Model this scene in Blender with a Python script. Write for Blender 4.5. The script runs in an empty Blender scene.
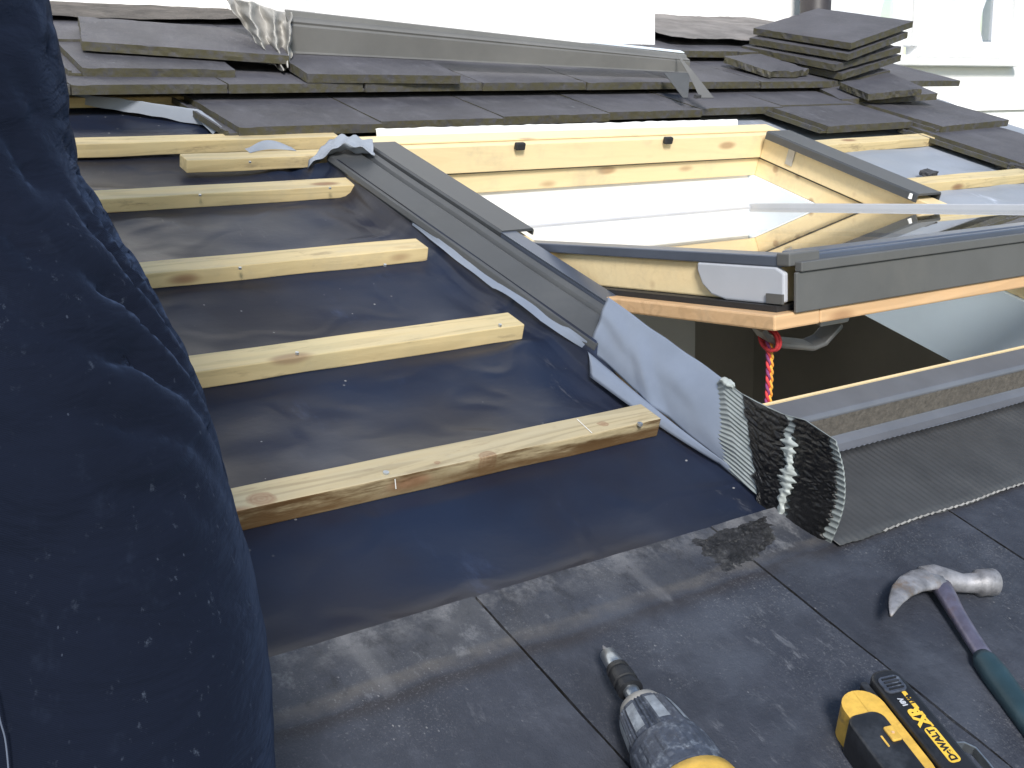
import bpy, bmesh, math, random
from mathutils import Vector, Matrix, Euler, noise
random.seed(7)
sc = bpy.context.scene
COL = sc.collection
PITCH = math.radians(17.5)
CP, SP = math.cos(PITCH), math.sin(PITCH)
H0 = 3.3
RX = Matrix.Rotation(PITCH, 3, 'X')
UP = Vector((0, SP, CP))            # world vertical written in roof coordinates (u across, v up the slope, n off the roof)
def W(p): return RX @ Vector(p) + Vector((0, 0, H0))

# ---------------------------------------------------------------- camera (surveyed in roof coordinates)
F, CX, CY = 1147.12, 512.0, 384.0
CR = Vector((0.82070894, -0.55232151, 0.14621143))
CD = Vector((-0.14656287, -0.45086317, -0.88047812))
CF = Vector((0.55222836, 0.7011871, -0.45097726))
CC = Vector((-1.21620067, -1.0209911, 0.78998019))
def ray(x, y): return CR*((x-CX)/F) + CD*((y-CY)/F) + CF
def P(x, y, n=0.0):
    d = ray(x, y); return CC + d*((n-CC.z)/d.z)
def PV(x, y, v):
    d = ray(x, y); return CC + d*((v-CC.y)/d.y)
def PU(x, y, u):
    d = ray(x, y); return CC + d*((u-CC.x)/d.x)
def PZ(x, y, z): return CC + ray(x, y)*z
cam_d = bpy.data.cameras.new('camera'); cam = bpy.data.objects.new('camera', cam_d); COL.objects.link(cam)
cam_d.sensor_width = 36; cam_d.lens = F/1024*36; cam_d.clip_start = 0.02; cam_d.clip_end = 5000
M3 = Matrix((RX@CR, -(RX@CD), -(RX@CF))).transposed()
cam.matrix_world = Matrix.Translation(W(CC)) @ M3.to_4x4()
sc.camera = cam

# ---------------------------------------------------------------- materials
class NT:
    def __init__(s, name):
        s.m = bpy.data.materials.new(name); s.m.use_nodes = True
        s.t = s.m.node_tree; s.t.nodes.clear()
        s.out = s.n('ShaderNodeOutputMaterial'); s.b = s.n('ShaderNodeBsdfPrincipled')
        s.l(s.b.outputs[0], s.out.inputs[0])
        s.tc = s.n('ShaderNodeTexCoord'); s.oi = s.n('ShaderNodeObjectInfo')
        s.w = s.math('MULTIPLY', s.oi.outputs['Random'], 37.0)
        s.obj = s.tc.outputs['Object']
    def n(s, t): return s.t.nodes.new(t)
    def l(s, a, b): s.t.links.new(a, b)
    def put(s, sock, v):
        if hasattr(v, 'is_linked') or hasattr(v, 'links'): s.l(v, sock)
        elif isinstance(v, (tuple, list)) and len(v) == 3 and sock.type == 'RGBA': sock.default_value = (*v, 1)
        else: sock.default_value = v
    def math(s, op, a, b=0.0, c=None, clamp=False):
        k = s.n('ShaderNodeMath'); k.operation = op; k.use_clamp = clamp
        s.put(k.inputs[0], a); s.put(k.inputs[1], b)
        if c is not None: s.put(k.inputs[2], c)
        return k.outputs[0]
    def map(s, scale=(1, 1, 1), src=None, rot=(0, 0, 0), loc=(0, 0, 0)):
        k = s.n('ShaderNodeMapping'); s.l(src or s.obj, k.inputs[0])
        k.inputs['Scale'].default_value = scale; k.inputs['Rotation'].default_value = rot; k.inputs['Location'].default_value = loc
        return k.outputs[0]
    def noise(s, scale, detail=5, rough=.55, vec=None, dist=0.0):
        k = s.n('ShaderNodeTexNoise'); k.noise_dimensions = '4D'
        s.l(vec or s.obj, k.inputs['Vector']); s.l(s.w, k.inputs['W'])
        k.inputs['Scale'].default_value = scale; k.inputs['Detail'].default_value = detail
        k.inputs['Roughness'].default_value = rough; k.inputs['Distortion'].default_value = dist
        return k.outputs['Fac']
    def vor(s, scale, vec=None, feat='F1'):
        k = s.n('ShaderNodeTexVoronoi'); k.feature = feat; s.l(vec or s.obj, k.inputs['Vector']); k.inputs['Scale'].default_value = scale
        return k.outputs['Distance']
    def step(s, v, a, b):      # smooth 0..1 between a and b
        k = s.n('ShaderNodeMapRange'); k.interpolation_type = 'SMOOTHSTEP'
        s.put(k.inputs[0], v); k.inputs[1].default_value = a; k.inputs[2].default_value = b
        return k.outputs[0]
    def mix(s, f, a, b):
        k = s.n('ShaderNodeMix'); k.data_type = 'RGBA'
        s.put(k.inputs[0], f); s.put(k.inputs[6], a); s.put(k.inputs[7], b)
        return k.outputs[2]
    def xyz(s, src=None):
        k = s.n('ShaderNodeSeparateXYZ'); s.l(src or s.obj, k.inputs[0]); return k.outputs
    def bump(s, h, strength, dist=.01, prev=None):
        k = s.n('ShaderNodeBump'); k.inputs['Strength'].default_value = strength; k.inputs['Distance'].default_value = dist
        s.l(h, k.inputs['Height'])
        if prev is not None: s.l(prev, k.inputs['Normal'])
        return k.outputs[0]
    def fin(s, col, rough=.6, metal=0.0, nrm=None, spec=.5):
        s.put(s.b.inputs['Base Color'], col); s.put(s.b.inputs['Roughness'], rough)
        s.b.inputs['Metallic'].default_value = metal; s.b.inputs['Specular IOR Level'].default_value = spec
        if nrm is not None: s.l(nrm, s.b.inputs['Normal'])
        return s.m

def m_tile(name, base, dust, near=False, lichen=(.075, .068, .038)):
    a = NT(name)
    big = a.noise(5, 6, .6); mid = a.noise(26, 6, .65); fine = a.noise(420, 3, .7); grit = a.noise(150, 4, .7)
    c = a.mix(a.step(big, .3, .7), [x*.72 for x in base], [x*1.25 for x in base])
    c = a.mix(a.math('MULTIPLY', a.step(mid, .5, .8), .55), c, dust)
    c = a.mix(a.math('MULTIPLY', a.step(fine, .62, .75), .35), c, [min(1, x*2.3) for x in dust])
    # scuffs: short chalky streaks and specks
    st2 = a.noise(16, 7, .8, a.map((1, .5, 1), rot=(0, 0, .25)))
    c = a.mix(a.math('MULTIPLY', a.step(st2, .46, .74), .42), c, [x*1.9 for x in dust])
    c = a.mix(a.math('MULTIPLY', a.step(a.noise(12, 6, .75), .55, .75), .5), c, [x*.45 for x in base])
    c = a.mix(a.math('MULTIPLY', a.oi.outputs['Random'], .25), c, [x*1.7 for x in base])
    sp = a.noise(60, 5, .75, a.map((1, .35, 1), rot=(0, 0, .7)))
    area = a.step(a.noise(3.1, 3, .6), .5, .68)
    c = a.mix(a.math('MULTIPLY', a.math('MULTIPLY', a.step(sp, .57, .68), area), .5), c, (.27, .28, .31))
    v = a.vor(120, a.map((1, .6, 1))); c = a.mix(a.math('MULTIPLY', a.math('LESS_THAN', v, .10), a.math('MULTIPLY', a.step(a.noise(9), .48, .62), .6)), c, (.3, .3, .31))
    c = a.mix(a.math('MULTIPLY', a.math('MULTIPLY', a.step(a.noise(260, 3, .8), .56, .66), a.step(a.noise(6, 5, .7), .48, .66)), .5), c, (.22, .225, .24))
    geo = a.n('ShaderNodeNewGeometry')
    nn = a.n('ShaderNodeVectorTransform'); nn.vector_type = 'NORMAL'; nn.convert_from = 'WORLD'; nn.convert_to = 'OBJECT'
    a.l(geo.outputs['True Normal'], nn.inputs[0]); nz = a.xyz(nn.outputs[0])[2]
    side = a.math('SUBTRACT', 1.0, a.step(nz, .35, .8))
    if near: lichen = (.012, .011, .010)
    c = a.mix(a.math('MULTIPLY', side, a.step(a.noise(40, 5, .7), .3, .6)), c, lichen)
    if near:
        X, Y, Z = a.xyz()
        yy = a.math('ADD', Y, a.math('MULTIPLY', a.math('SUBTRACT', a.noise(14, 5), .5), .022))
        lap = a.step(yy, -.082, -.074)                     # part that lay hidden under the course above
        c = a.mix(a.math('MULTIPLY', lap, a.math('MULTIPLY', a.step(a.noise(8, 6, .7), .3, .7), .65)), c, (.075, .077, .084))
        band = a.math('MULTIPLY', a.step(yy, -.096, -.080), a.math('SUBTRACT', 1.0, a.step(yy, -.076, -.066)))
        c = a.mix(a.math('MULTIPLY', band, a.math('ADD', a.math('MULTIPLY', a.step(a.noise(5, 5, .7), .38, .66), .62), .06)), c, (.13, .118, .105))
        dark = a.math('MULTIPLY', a.step(yy, -.120, -.100), a.math('SUBTRACT', 1.0, a.step(yy, -.099, -.090)))
        c = a.mix(a.math('MULTIPLY', dark, .6), c, (.022, .018, .018))
        hb = a.math('ABSOLUTE', a.math('SUBTRACT', a.math('ADD', X, a.math('MULTIPLY', a.noise(30), .01)), .205))
        hs = a.math('MULTIPLY', a.math('SUBTRACT', 1.0, a.step(hb, .004, .012)), a.step(yy, -.10, -.09))
        c = a.mix(a.math('MULTIPLY', hs, .3), c, (.16, .16, .17))
        ed = a.math('MULTIPLY', a.step(Y, -.05, -.004), a.step(a.noise(22, 6, .7), .42, .62))
        c = a.mix(a.math('MULTIPLY', ed, .6), c, (.19, .19, .2))
        cl = a.step(a.noise(4.2, 6, .62, a.map((1, 1.5, 1), loc=(3, 1, 0))), .48, .66)
        c = a.mix(a.math('MULTIPLY', cl, .5), c, (.075, .086, .112))
        fl = a.math('MULTIPLY', a.step(a.noise(330, 3, .8), .55, .64), a.step(a.noise(4.5, 6, .75), .46, .60))
        c = a.mix(a.math('MULTIPLY', fl, .42), c, (.18, .185, .20))
        wv = a.noise(11, 8, .78, a.map((1, .7, 1), rot=(0, 0, -.5)))
        c = a.mix(a.math('MULTIPLY', a.math('MULTIPLY', a.step(wv, .52, .62), lap), .55), c, (.20, .205, .22))
        c = a.mix(a.math('MULTIPLY', a.math('MULTIPLY', a.math('SUBTRACT', 1.0, a.step(wv, .38, .47)), lap), .6), c, (.018, .019, .024))
    h = a.math('ADD', a.math('MULTIPLY', fine, .5), a.math('MULTIPLY', grit, .6))
    return a.fin(c, a.math('ADD', .42, a.math('MULTIPLY', st2, .4)), 0, a.bump(h, .6, .003, a.bump(mid, .4, .006)), .45)

def m_timber(name, a1, a2, stain=0.0, rough=.75, streak=1.0):
    a = NT(name)
    v = a.map((2.2, 30, 30)); wv = a.noise(2.0, 4, .6, v, .4)
    ring = a.math('SINE', a.math('MULTIPLY', a.noise(1.1, 2, .4, a.map((1.2, 16, 16))), 46.0))
    c = a.mix(wv, a1, a2)
    c = a.mix(a.math('MULTIPLY', a.step(ring, .2, 1.0), .28*streak), c, [x*.55 for x in a2])
    va = a.n('ShaderNodeVectorMath'); va.operation = 'ADD'; a.l(a.map((5.2, 15, 15)), va.inputs[0]); a.l(a.w, va.inputs[1])
    kn = a.vor(1.0, va.outputs[0]); kn = a.math('ADD', kn, a.math('MULTIPLY', a.noise(20), .03)); kr = a.math('SUBTRACT', 1.0, a.step(kn, .10, .24))
    c = a.mix(a.math('MULTIPLY', kr, .62), c, (.27, .13, .065))
    grey = a.step(a.noise(6, 5, .7), .5, .75)
    c = a.mix(a.math('MULTIPLY', grey, .35 + stain*.3), c, (.36, .33, .26))
    geo = a.n('ShaderNodeNewGeometry'); nn = a.n('ShaderNodeVectorTransform'); nn.vector_type = 'NORMAL'; nn.convert_from = 'WORLD'; nn.convert_to = 'OBJECT'
    a.l(geo.outputs['True Normal'], nn.inputs[0]); nyz = a.xyz(nn.outputs[0])
    if stain:
        topf = a.step(nyz[2], .5, .8)
        c = a.mix(a.math('MULTIPLY', topf, a.math('ADD', .06, a.math('MULTIPLY', a.step(a.noise(5, 6, .7, a.map((.5, 6, 1))), .4, .7), .34))), c, (.44, .41, .32))
        c = a.mix(a.math('MULTIPLY', a.step(a.noise(38, 5, .75, a.map((.22, 1.4, 1))), .54, .68), .55), c, (.24, .18, .11))
        c = a.mix(a.math('MULTIPLY', a.math('MULTIPLY', kr, .8), .9), c, (.26, .14, .08))
        c = a.mix(a.math('MULTIPLY', a.step(a.noise(2.2, 4, .6), .5, .7), .4), c, (.40, .38, .24))
    if stain > .5:
        for kp, kr_ in ((P(488, 456, .031), .017), (P(262, 499, .031), .020), (P(603, 424, .031), .009), (P(436, 470, .02), .008)):
            dv_ = a.n('ShaderNodeVectorMath'); dv_.operation = 'DISTANCE'; a.l(a.map((1, 1.25, .4)), dv_.inputs[0])
            k0 = kp-Vector((-.132, -.002, .001)); dv_.inputs[1].default_value = (k0.x, k0.y*1.25, k0.z*.4)
            dn_ = a.math('ADD', dv_.outputs['Value'], a.math('MULTIPLY', a.math('SUBTRACT', a.noise(45, 5, .7), .5), .016))
            rg_ = a.math('MULTIPLY', a.math('ADD', a.math('SINE', a.math('MULTIPLY', dn_, 1100.0)), 1.0), .09)
            c = a.mix(a.math('MULTIPLY', a.math('SUBTRACT', 1.0, a.step(dn_, kr_*.75, kr_)), a.math('ADD', .45, rg_)), c, (.24, .125, .075))
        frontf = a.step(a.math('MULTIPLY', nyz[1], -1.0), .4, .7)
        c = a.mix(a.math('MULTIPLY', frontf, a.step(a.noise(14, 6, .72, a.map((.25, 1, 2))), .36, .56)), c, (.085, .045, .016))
        c = a.mix(a.math('MULTIPLY', a.step(a.noise(3.4, 6, .7, a.map((1, 3, 1))), .56, .66), a.step(a.noise(60, 4, .7, a.map((.2, 1.5, 1))), .4, .6)), c, (.13, .085, .045))
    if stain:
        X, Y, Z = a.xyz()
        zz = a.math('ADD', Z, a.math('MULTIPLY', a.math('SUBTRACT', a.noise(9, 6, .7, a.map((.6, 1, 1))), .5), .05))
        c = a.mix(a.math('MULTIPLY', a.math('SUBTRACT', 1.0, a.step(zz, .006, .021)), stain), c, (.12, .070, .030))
    sc_ = a.noise(90, 4, .7, a.map((.15, 1, 1)))
    return a.fin(c, rough, 0, a.bump(sc_, .35, .002), .3)

def m_plain(name, col, rough=.5, metal=0.0, var=.25, scale=18, bump=.1, bscale=60, dirt=None, dirt_amt=.5, spec=.5):
    a = NT(name)
    n1 = a.noise(scale, 6, .62)
    c = a.mix(a.step(n1, .25, .75), [x*(1-var) for x in col], [min(1, x*(1+var)) for x in col])
    if dirt: c = a.mix(a.math('MULTIPLY', a.step(a.noise(scale*.7, 7, .72), .5, .72), dirt_amt), c, dirt)
    r = a.math('ADD', rough-.08, a.math('MULTIPLY', n1, .16))
    return a.fin(c, r, metal, a.bump(a.noise(bscale, 5, .6), bump, .004), spec)

def m_membrane(name, col, col2, rough, wr):
    a = NT(name)
    c = a.mix(a.step(a.noise(2.6, 4, .55), .36, .62), col, col2)
    st = a.noise(7, 7, .72, a.map((1.0, .45, 1), rot=(0, 0, .5)))
    c = a.mix(a.math('MULTIPLY', a.step(st, .58, .78), .5), c, [x*4.2+.02 for x in col2])
    sc2 = a.noise(30, 6, .8, a.map((1, .25, 1), rot=(0, 0, 1.0)))
    c = a.mix(a.math('MULTIPLY', a.math('MULTIPLY', a.step(sc2, .58, .68), a.step(a.noise(2.0, 3), .52, .66)), .55), c, (.16, .16, .175))
    sp = a.math('MULTIPLY', a.math('LESS_THAN', a.vor(34), .06), a.step(a.noise(2.3), .5, .62))
    c = a.mix(sp, c, (.3, .3, .3))
    w1 = a.noise(4.2, 1.2, .45, a.map((1, 1.5, 1), rot=(0, 0, .3)), .15); w2 = a.noise(22, 3, .5, a.map((1, 1.6, 1)), .2)
    cr = a.math('SUBTRACT', 1.0, a.step(a.math('ABSOLUTE', a.math('SUBTRACT', a.noise(2.6, 2.5, .5, a.map((1, 1.3, 1), rot=(0, 0, .9))), .5)), 0, .035))
    nr = a.bump(cr, .22, .006, a.bump(w1, wr, .05)); nr = a.bump(w2, wr*.2, .01, nr); nr = a.bump(a.noise(900, 2), .06, .001, nr)
    return a.fin(c, a.math('ADD', rough-.06, a.math('MULTIPLY', a.step(a.noise(3.3, 5), .35, .65), .22)), 0, nr, .34)

def m_glass(name, tint=(.95, .95, .96, 1)):
    a = NT(name); t = a.t
    g = a.n('ShaderNodeBsdfGlossy'); g.inputs['Roughness'].default_value = .012; g.inputs['Color'].default_value = (1, 1, 1, 1)
    tr = a.n('ShaderNodeBsdfTransparent'); tr.inputs['Color'].default_value = tint
    geo = a.n('ShaderNodeNewGeometry'); dt = a.n('ShaderNodeVectorMath'); dt.operation = 'DOT_PRODUCT'
    a.l(geo.outputs['Incoming'], dt.inputs[0]); a.l(geo.outputs['Normal'], dt.inputs[1])
    c1 = a.math('SUBTRACT', 1.0, a.math('ABSOLUTE', dt.outputs['Value']), clamp=True)
    fr = a.math('ADD', .10, a.math('MULTIPLY', a.math('POWER', c1, 3.0), .90))
    mx = a.n('ShaderNodeMixShader'); a.l(fr, mx.inputs[0]); a.l(tr.outputs[0], mx.inputs[1]); a.l(g.outputs[0], mx.inputs[2])
    d = a.n('ShaderNodeBsdfDiffuse'); d.inputs['Color'].default_value = (.5, .52, .55, 1)
    m2 = a.n('ShaderNodeMixShader')
    dust = a.math('ADD', .02, a.math('MULTIPLY', a.step(a.noise(6, 7, .7), .48, .75), .09))
    a.l(dust, m2.inputs[0]); a.l(mx.outputs[0], m2.inputs[1]); a.l(d.outputs[0], m2.inputs[2])
    a.l(m2.outputs[0], a.out.inputs[0])
    return a.m

def m_denim(name):
    a = NT(name)
    n1 = a.noise(9, 6, .6)
    tw = a.n('ShaderNodeTexWave'); tw.bands_direction = 'DIAGONAL'; tw.inputs['Scale'].default_value = 420; tw.inputs['Distortion'].default_value = 1.5
    a.l(a.obj, tw.inputs['Vector'])
    c = a.mix(n1, (.0030, .0042, .0095), (.0055, .0082, .019))
    c = a.mix(a.math('MULTIPLY', tw.outputs['Fac'], .12), c, (.022, .035, .07))
    c = a.mix(a.math('MULTIPLY', a.step(a.noise(70, 6, .7, a.map((1, 1, .4))), .55, .75), .28), c, (.022, .031, .055))
    fl = a.math('MULTIPLY', a.math('LESS_THAN', a.vor(120, a.map((1.3, 1.3, .35), rot=(.4, .6, .6))), .085), a.step(a.noise(31, 3), .5, .6))
    c = a.mix(a.math('MULTIPLY', fl, .4), c, (.07, .085, .12))
    fz = a.math('MULTIPLY', a.step(a.noise(170, 5, .75, a.map((1, 1, .5), rot=(.5, .4, .3))), .6, .72), a.step(a.noise(8, 5, .7), .42, .62))
    c = a.mix(a.math('MULTIPLY', fz, .35), c, (.13, .16, .22))
    h = a.noise(26, 5, .6, a.map((1, 1, 2.6)), .8); h2 = a.noise(9, 3, .5, a.map((1, 1, 3.2), rot=(0, .25, 0)), 1.2)
    m = a.fin(c, .95, 0, a.bump(tw.outputs['Fac'], .08, .001, a.bump(h, .35, .007, a.bump(h2, .35, .02))), .12)
    a.b.inputs['Sheen Weight'].default_value = .12; a.b.inputs['Sheen Tint'].default_value = (.25, .4, .8, 1)
    return m

MT = {}
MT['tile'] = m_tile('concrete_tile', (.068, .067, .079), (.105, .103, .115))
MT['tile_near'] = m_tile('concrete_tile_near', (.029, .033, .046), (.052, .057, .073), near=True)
MT['tile_broken'] = m_plain('tile_debris', (.05, .05, .055), .8, 0, .4, 60, .8, 90, dirt=(.16, .155, .15), dirt_amt=.4)
MT['batten'] = m_timber('batten_pine', (.72, .58, .33), (.60, .46, .23), stain=.12, streak=1.0)
MT['batten_old'] = m_timber('batten_bark', (.50, .43, .28), (.38, .30, .17), stain=.7, streak=1.6)
MT['pine'] = m_timber('window_pine', (.86, .70, .43), (.82, .64, .36), rough=.45, streak=.25)
MT['pine_orange'] = m_timber('lip_pine', (.70, .47, .27), (.60, .37, .19), rough=.5, streak=.7)
MT['mem'] = m_membrane('black_membrane', (.012, .013, .023), (.013, .020, .043), .37, .32)
MT['mem_grey'] = m_membrane('grey_membrane', (.26, .29, .34), (.31, .34, .40), .5, .3)
MT['sill'] = m_plain('sill_aluminium', (.15, .16, .185), .38, .2, .12, 9, .05, 30, dirt=(.2, .2, .21), dirt_amt=.3)
MT['grit'] = m_plain('gritty_band', (.10, .09, .078), .9, 0, .3, 120, .6, 160, dirt=(.06, .055, .05), dirt_amt=.3)
MT['alu'] = m_plain('grey_aluminium', (.072, .077, .084), .42, .25, .12, 5, .05, 30, dirt=(.16, .16, .155), dirt_amt=.25)
MT['alu_light'] = m_plain('sash_cover_aluminium', (.145, .146, .146), .45, .3, .1, 6, .05, 30, dirt=(.22, .21, .19), dirt_amt=.3)
MT['alu_blue'] = m_plain('bare_aluminium', (.24, .28, .36), .42, .25, .12, 7, .08, 22, dirt=(.34, .37, .43), dirt_amt=.3)
MT['alu_trim'] = m_plain('blue_grey_trim', (.11, .13, .175), .33, .35, .1, 8, .04, 40)
MT['lead'] = m_plain('crumpled_lead', (.36, .35, .33), .5, .15, .25, 20, .15, 40, dirt=(.34, .33, .31), dirt_amt=.5)
MT['gasket'] = m_plain('rubber_gasket', (.018, .018, .02), .6, 0, .2)
MT['plate'] = m_plain('zinc_plate', (.46, .46, .46), .4, .5, .1, 30, .05, 50)
MT['white_plastic'] = m_plain('pale_grey_moulding', (.46, .48, .53), .4, 0, .05, 10, .02, 20)
MT['plaster'] = m_plain('white_plaster', (.82, .81, .78), .8, 0, .03, 4, .06, 60)
MT['plaster_blue'] = m_plain('skylight_blue', (.76, .85, .95), .7, 0, .04, 4, .05, 40)  # pale blue carries the skylight on the right reveal in its colour
MT['room'] = m_plain('dark_room', (.42, .39, .34), .9, 0, .15, 2, .0, 10)
MT['render'] = m_plain('white_render', (.93, .92, .91), .8, 0, .03, 6, .15, 90, dirt=(.7, .67, .62), dirt_amt=.12)
MT['upvc'] = m_plain('white_upvc', (.85, .85, .85), .35, 0, .02, 5, .02, 20)
MT['mortar'] = m_plain('mortar', (.20, .185, .18), .8, 0, .4, 7, .5, 45, dirt=(.09, .08, .078), dirt_amt=.7)
MT['black_pipe'] = m_plain('downpipe', (.035, .03, .032), .5, 0, .2)
MT['curtain'] = m_plain('curtain', (.88, .90, .95), .9, 0, .05, 3, .1, 8)
MT['glass'] = m_glass('pane_glass'); MT['roof_glass'] = m_glass('roof_pane_glass', (.62, .66, .66, 1))
MT['denim'] = m_denim('navy_cloth')
MT['skin'] = m_plain('skin', (.48, .28, .2), .55, 0, .1, 30, .1, 120)
MT['hair'] = m_plain('hair', (.03, .02, .012), .7, 0, .3, 60, .5, 90)
MT['boot'] = m_plain('boot', (.05, .035, .022), .6, 0, .3, 20, .2, 60)
MT['yellow'] = m_plain('yellow_plastic', (.66, .41, .075), .5, 0, .2, 60, .25, 90, dirt=(.17, .12, .07), dirt_amt=.85)
MT['label_yellow'] = m_plain('label_yellow', (.78, .50, .06), .45, 0, .06, 60, .03, 60)
MT['black_plastic'] = m_plain('black_plastic', (.014, .015, .018), .42, 0, .3, 25, .15, 80, dirt=(.09, .10, .12), dirt_amt=.35)
MT['dusty_plastic'] = m_plain('dusty_plastic', (.045, .055, .08), .5, 0, .3, 130, .3, 180, dirt=(.26, .30, .36), dirt_amt=.75)
MT['panel'] = m_plain('dusty_panel', (.24, .27, .31), .6, 0, .3, 90, .3, 160, dirt=(.10, .12, .15), dirt_amt=.7)
MT['steel'] = m_plain('steel', (.42, .46, .5), .3, .85, .2, 60, .15, 90, dirt=(.2, .21, .23), dirt_amt=.5)
MT['hammer'] = m_plain('hammer_steel', (.25, .25, .27), .5, .25, .5, 45, .3, 70, dirt=(.19, .12, .06), dirt_amt=.8)
MT['hammer_shaft'] = m_plain('hammer_shaft_steel', (.17, .16, .22), .36, .5, .3, 40, .15, 70, dirt=(.16, .09, .06), dirt_amt=.6)
MT['grip'] = m_plain('teal_grip', (.018, .045, .06), .5, 0, .2, 30, .15, 70, dirt=(.06, .10, .12), dirt_amt=.3)
MT['mastic'] = m_plain('black_mastic', (.006, .006, .007), .42, 0, .4, 60, .8, 80, dirt=(.03, .031, .034), dirt_amt=.6)
MT['pleat'] = m_plain('pleated_lead', (.30, .335, .34), .5, .2, .12, 25, .1, 60, dirt=(.44, .47, .46), dirt_amt=.4)
MT['apron'] = m_plain('apron_lead', (.055, .057, .06), .55, .1, .2, 14, .15, 60, dirt=(.10, .10, .10), dirt_amt=.4)
MT['sealant'] = m_plain('white_sealant', (.42, .46, .45), .5, 0, .1, 30, .2, 60)
MT['scrape'] = m_plain('scraped_mastic', (.018, .018, .020), .5, 0, .6, 70, 1.0, 90, dirt=(.2, .205, .21), dirt_amt=.35)
MT['rope_r'] = m_plain('rope_red', (.62, .05, .06), .8, 0, .3, 120, .4, 300)
MT['rope_o'] = m_plain('rope_orange', (.85, .33, .05), .8, 0, .3, 120, .4, 300, dirt=(.8, .6, .1), dirt_amt=.6)
MT['rope_y'] = m_plain('rope_yellow', (.75, .42, .06), .8, 0, .3, 120, .4, 300, dirt=(.8, .1, .08), dirt_amt=.9)
MT['rope_p'] = m_plain('rope_purple', (.22, .045, .16), .8, 0, .3, 120, .4, 300, dirt=(.5, .12, .16), dirt_amt=.5)
MT['ground'] = m_plain('grass_ground', (.06, .08, .035), .95, 0, .4, .6, .5, 4)
MT['brick'] = m_plain('pale_wall', (.55, .5, .44), .9, 0, .15, 5, .3, 60)
MT['nail'] = m_plain('nail', (.55, .58, .6), .35, .8, .1)
MT['yarn'] = m_plain('stitch', (.10, .12, .17), .9)

# ---------------------------------------------------------------- object helpers
SCRATCH = bpy.data.scenes.new('scratch')
def evaluated_mesh(o):
    SCRATCH.collection.objects.link(o); vl = SCRATCH.view_layers[0]; vl.update(); dg = vl.depsgraph; dg.update()
    me = bpy.data.meshes.new_from_object(o.evaluated_get(dg)); bpy.data.objects.remove(o); return me
def mesh_obj(name, vs, fs, mat, org=(0, 0, 0), parent=None, smooth=False, bevel=0.0, solid=0.0, segs=2):
    org = Vector(org); me = bpy.data.meshes.new(name)
    me.from_pydata([tuple(Vector(v)-org) for v in vs], [], fs)
    bm = bmesh.new(); bm.from_mesh(me); bmesh.ops.recalc_face_normals(bm, faces=bm.faces); bm.to_mesh(me); bm.free()
    me.materials.append(MT[mat] if isinstance(mat, str) else mat)
    if smooth: me.polygons.foreach_set('use_smooth', [True]*len(me.polygons))
    o = bpy.data.objects.new(name, me); COL.objects.link(o)
    if parent is not None: o.parent = parent
    else: o.location = W(org); o.rotation_euler = (PITCH, 0, 0)
    if solid: k = o.modifiers.new('s', 'SOLIDIFY'); k.thickness = solid; k.offset = 0
    if bevel:
        k = o.modifiers.new('b', 'BEVEL'); k.width = bevel; k.segments = segs; k.limit_method = 'ANGLE'; k.angle_limit = math.radians(35)
        k.harden_normals = False
    return o
def tag(o, label=None, cat=None, group=None, kind=None):
    if label: o['label'] = label
    if cat: o['category'] = cat
    if group: o['group'] = group
    if kind: o['kind'] = kind
    return o
def root(name, org, label, cat, group=None):
    o = bpy.data.objects.new(name, None); COL.objects.link(o); o.empty_display_size = .05
    o.location = W(org); o.rotation_euler = (PITCH, 0, 0)
    return tag(o, label, cat, group)
def box(a, b):
    (x0, y0, z0), (x1, y1, z1) = a, b
    v = [(x0, y0, z0), (x1, y0, z0), (x1, y1, z0), (x0, y1, z0), (x0, y0, z1), (x1, y0, z1), (x1, y1, z1), (x0, y1, z1)]
    return v, [(0, 3, 2, 1), (4, 5, 6, 7), (0, 1, 5, 4), (1, 2, 6, 5), (2, 3, 7, 6), (3, 0, 4, 7)]
def join(*ms):
    V, Fc = [], []
    for v, f in ms:
        k = len(V); V += list(v); Fc += [tuple(i+k for i in q) for q in f]
    return V, Fc
def xf(m, M):
    return [tuple(M @ Vector(v)) for v in m[0]], m[1]
def sweep(path, prof, closed=True, caps=True, side=None):
    # path: list of points; prof: list of (a, b) offsets along side / up axes, one profile or one per point
    V, Fc = [], []; n = len(path); up = Vector((0, 0, 1))
    for i, p in enumerate(path):
        p = Vector(p); d = (Vector(path[min(i+1, n-1)])-Vector(path[max(i-1, 0)])).normalized()
        s = side.copy() if side else d.cross(up).normalized()
        s = (s - d*s.dot(d)).normalized(); t = s.cross(d).normalized()
        pr = prof[i] if isinstance(prof[0], list) else prof
        V += [tuple(p+s*a+t*b) for a, b in pr]
    m = len(pr)
    for i in range(n-1):
        for j in range(m if closed else m-1):
            k = (j+1) % m; Fc.append((i*m+j, i*m+k, (i+1)*m+k, (i+1)*m+j))
    if closed and caps: Fc += [tuple(range(m)), tuple((n-1)*m+j for j in range(m))]
    return V, Fc
def circ(r, k=12, ry=None, ph=0): return [(r*math.cos(2*math.pi*i/k+ph), (ry or r)*math.sin(2*math.pi*i/k+ph)) for i in range(k)]
def loft(pts, radii, k=16, side=None):   # radii (a, b)
    return sweep(pts, [circ(a, k, b) for a, b in radii], side=side)
def grid(fn, nu, nv):
    V = [tuple(fn(i/nu, j/nv)) for j in range(nv+1) for i in range(nu+1)]
    return V, [(j*(nu+1)+i, j*(nu+1)+i+1, (j+1)*(nu+1)+i+1, (j+1)*(nu+1)+i) for j in range(nv) for i in range(nu)]
def nz(x, y=0, z=0): return noise.noise(Vector((x, y, z)))
def lerp(tab, x):
    for (a, va), (b, vb) in zip(tab, tab[1:]):
        if x <= b: return va+(vb-va)*(x-a)/(b-a) if b > a else vb
    return tab[-1][1]

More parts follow.
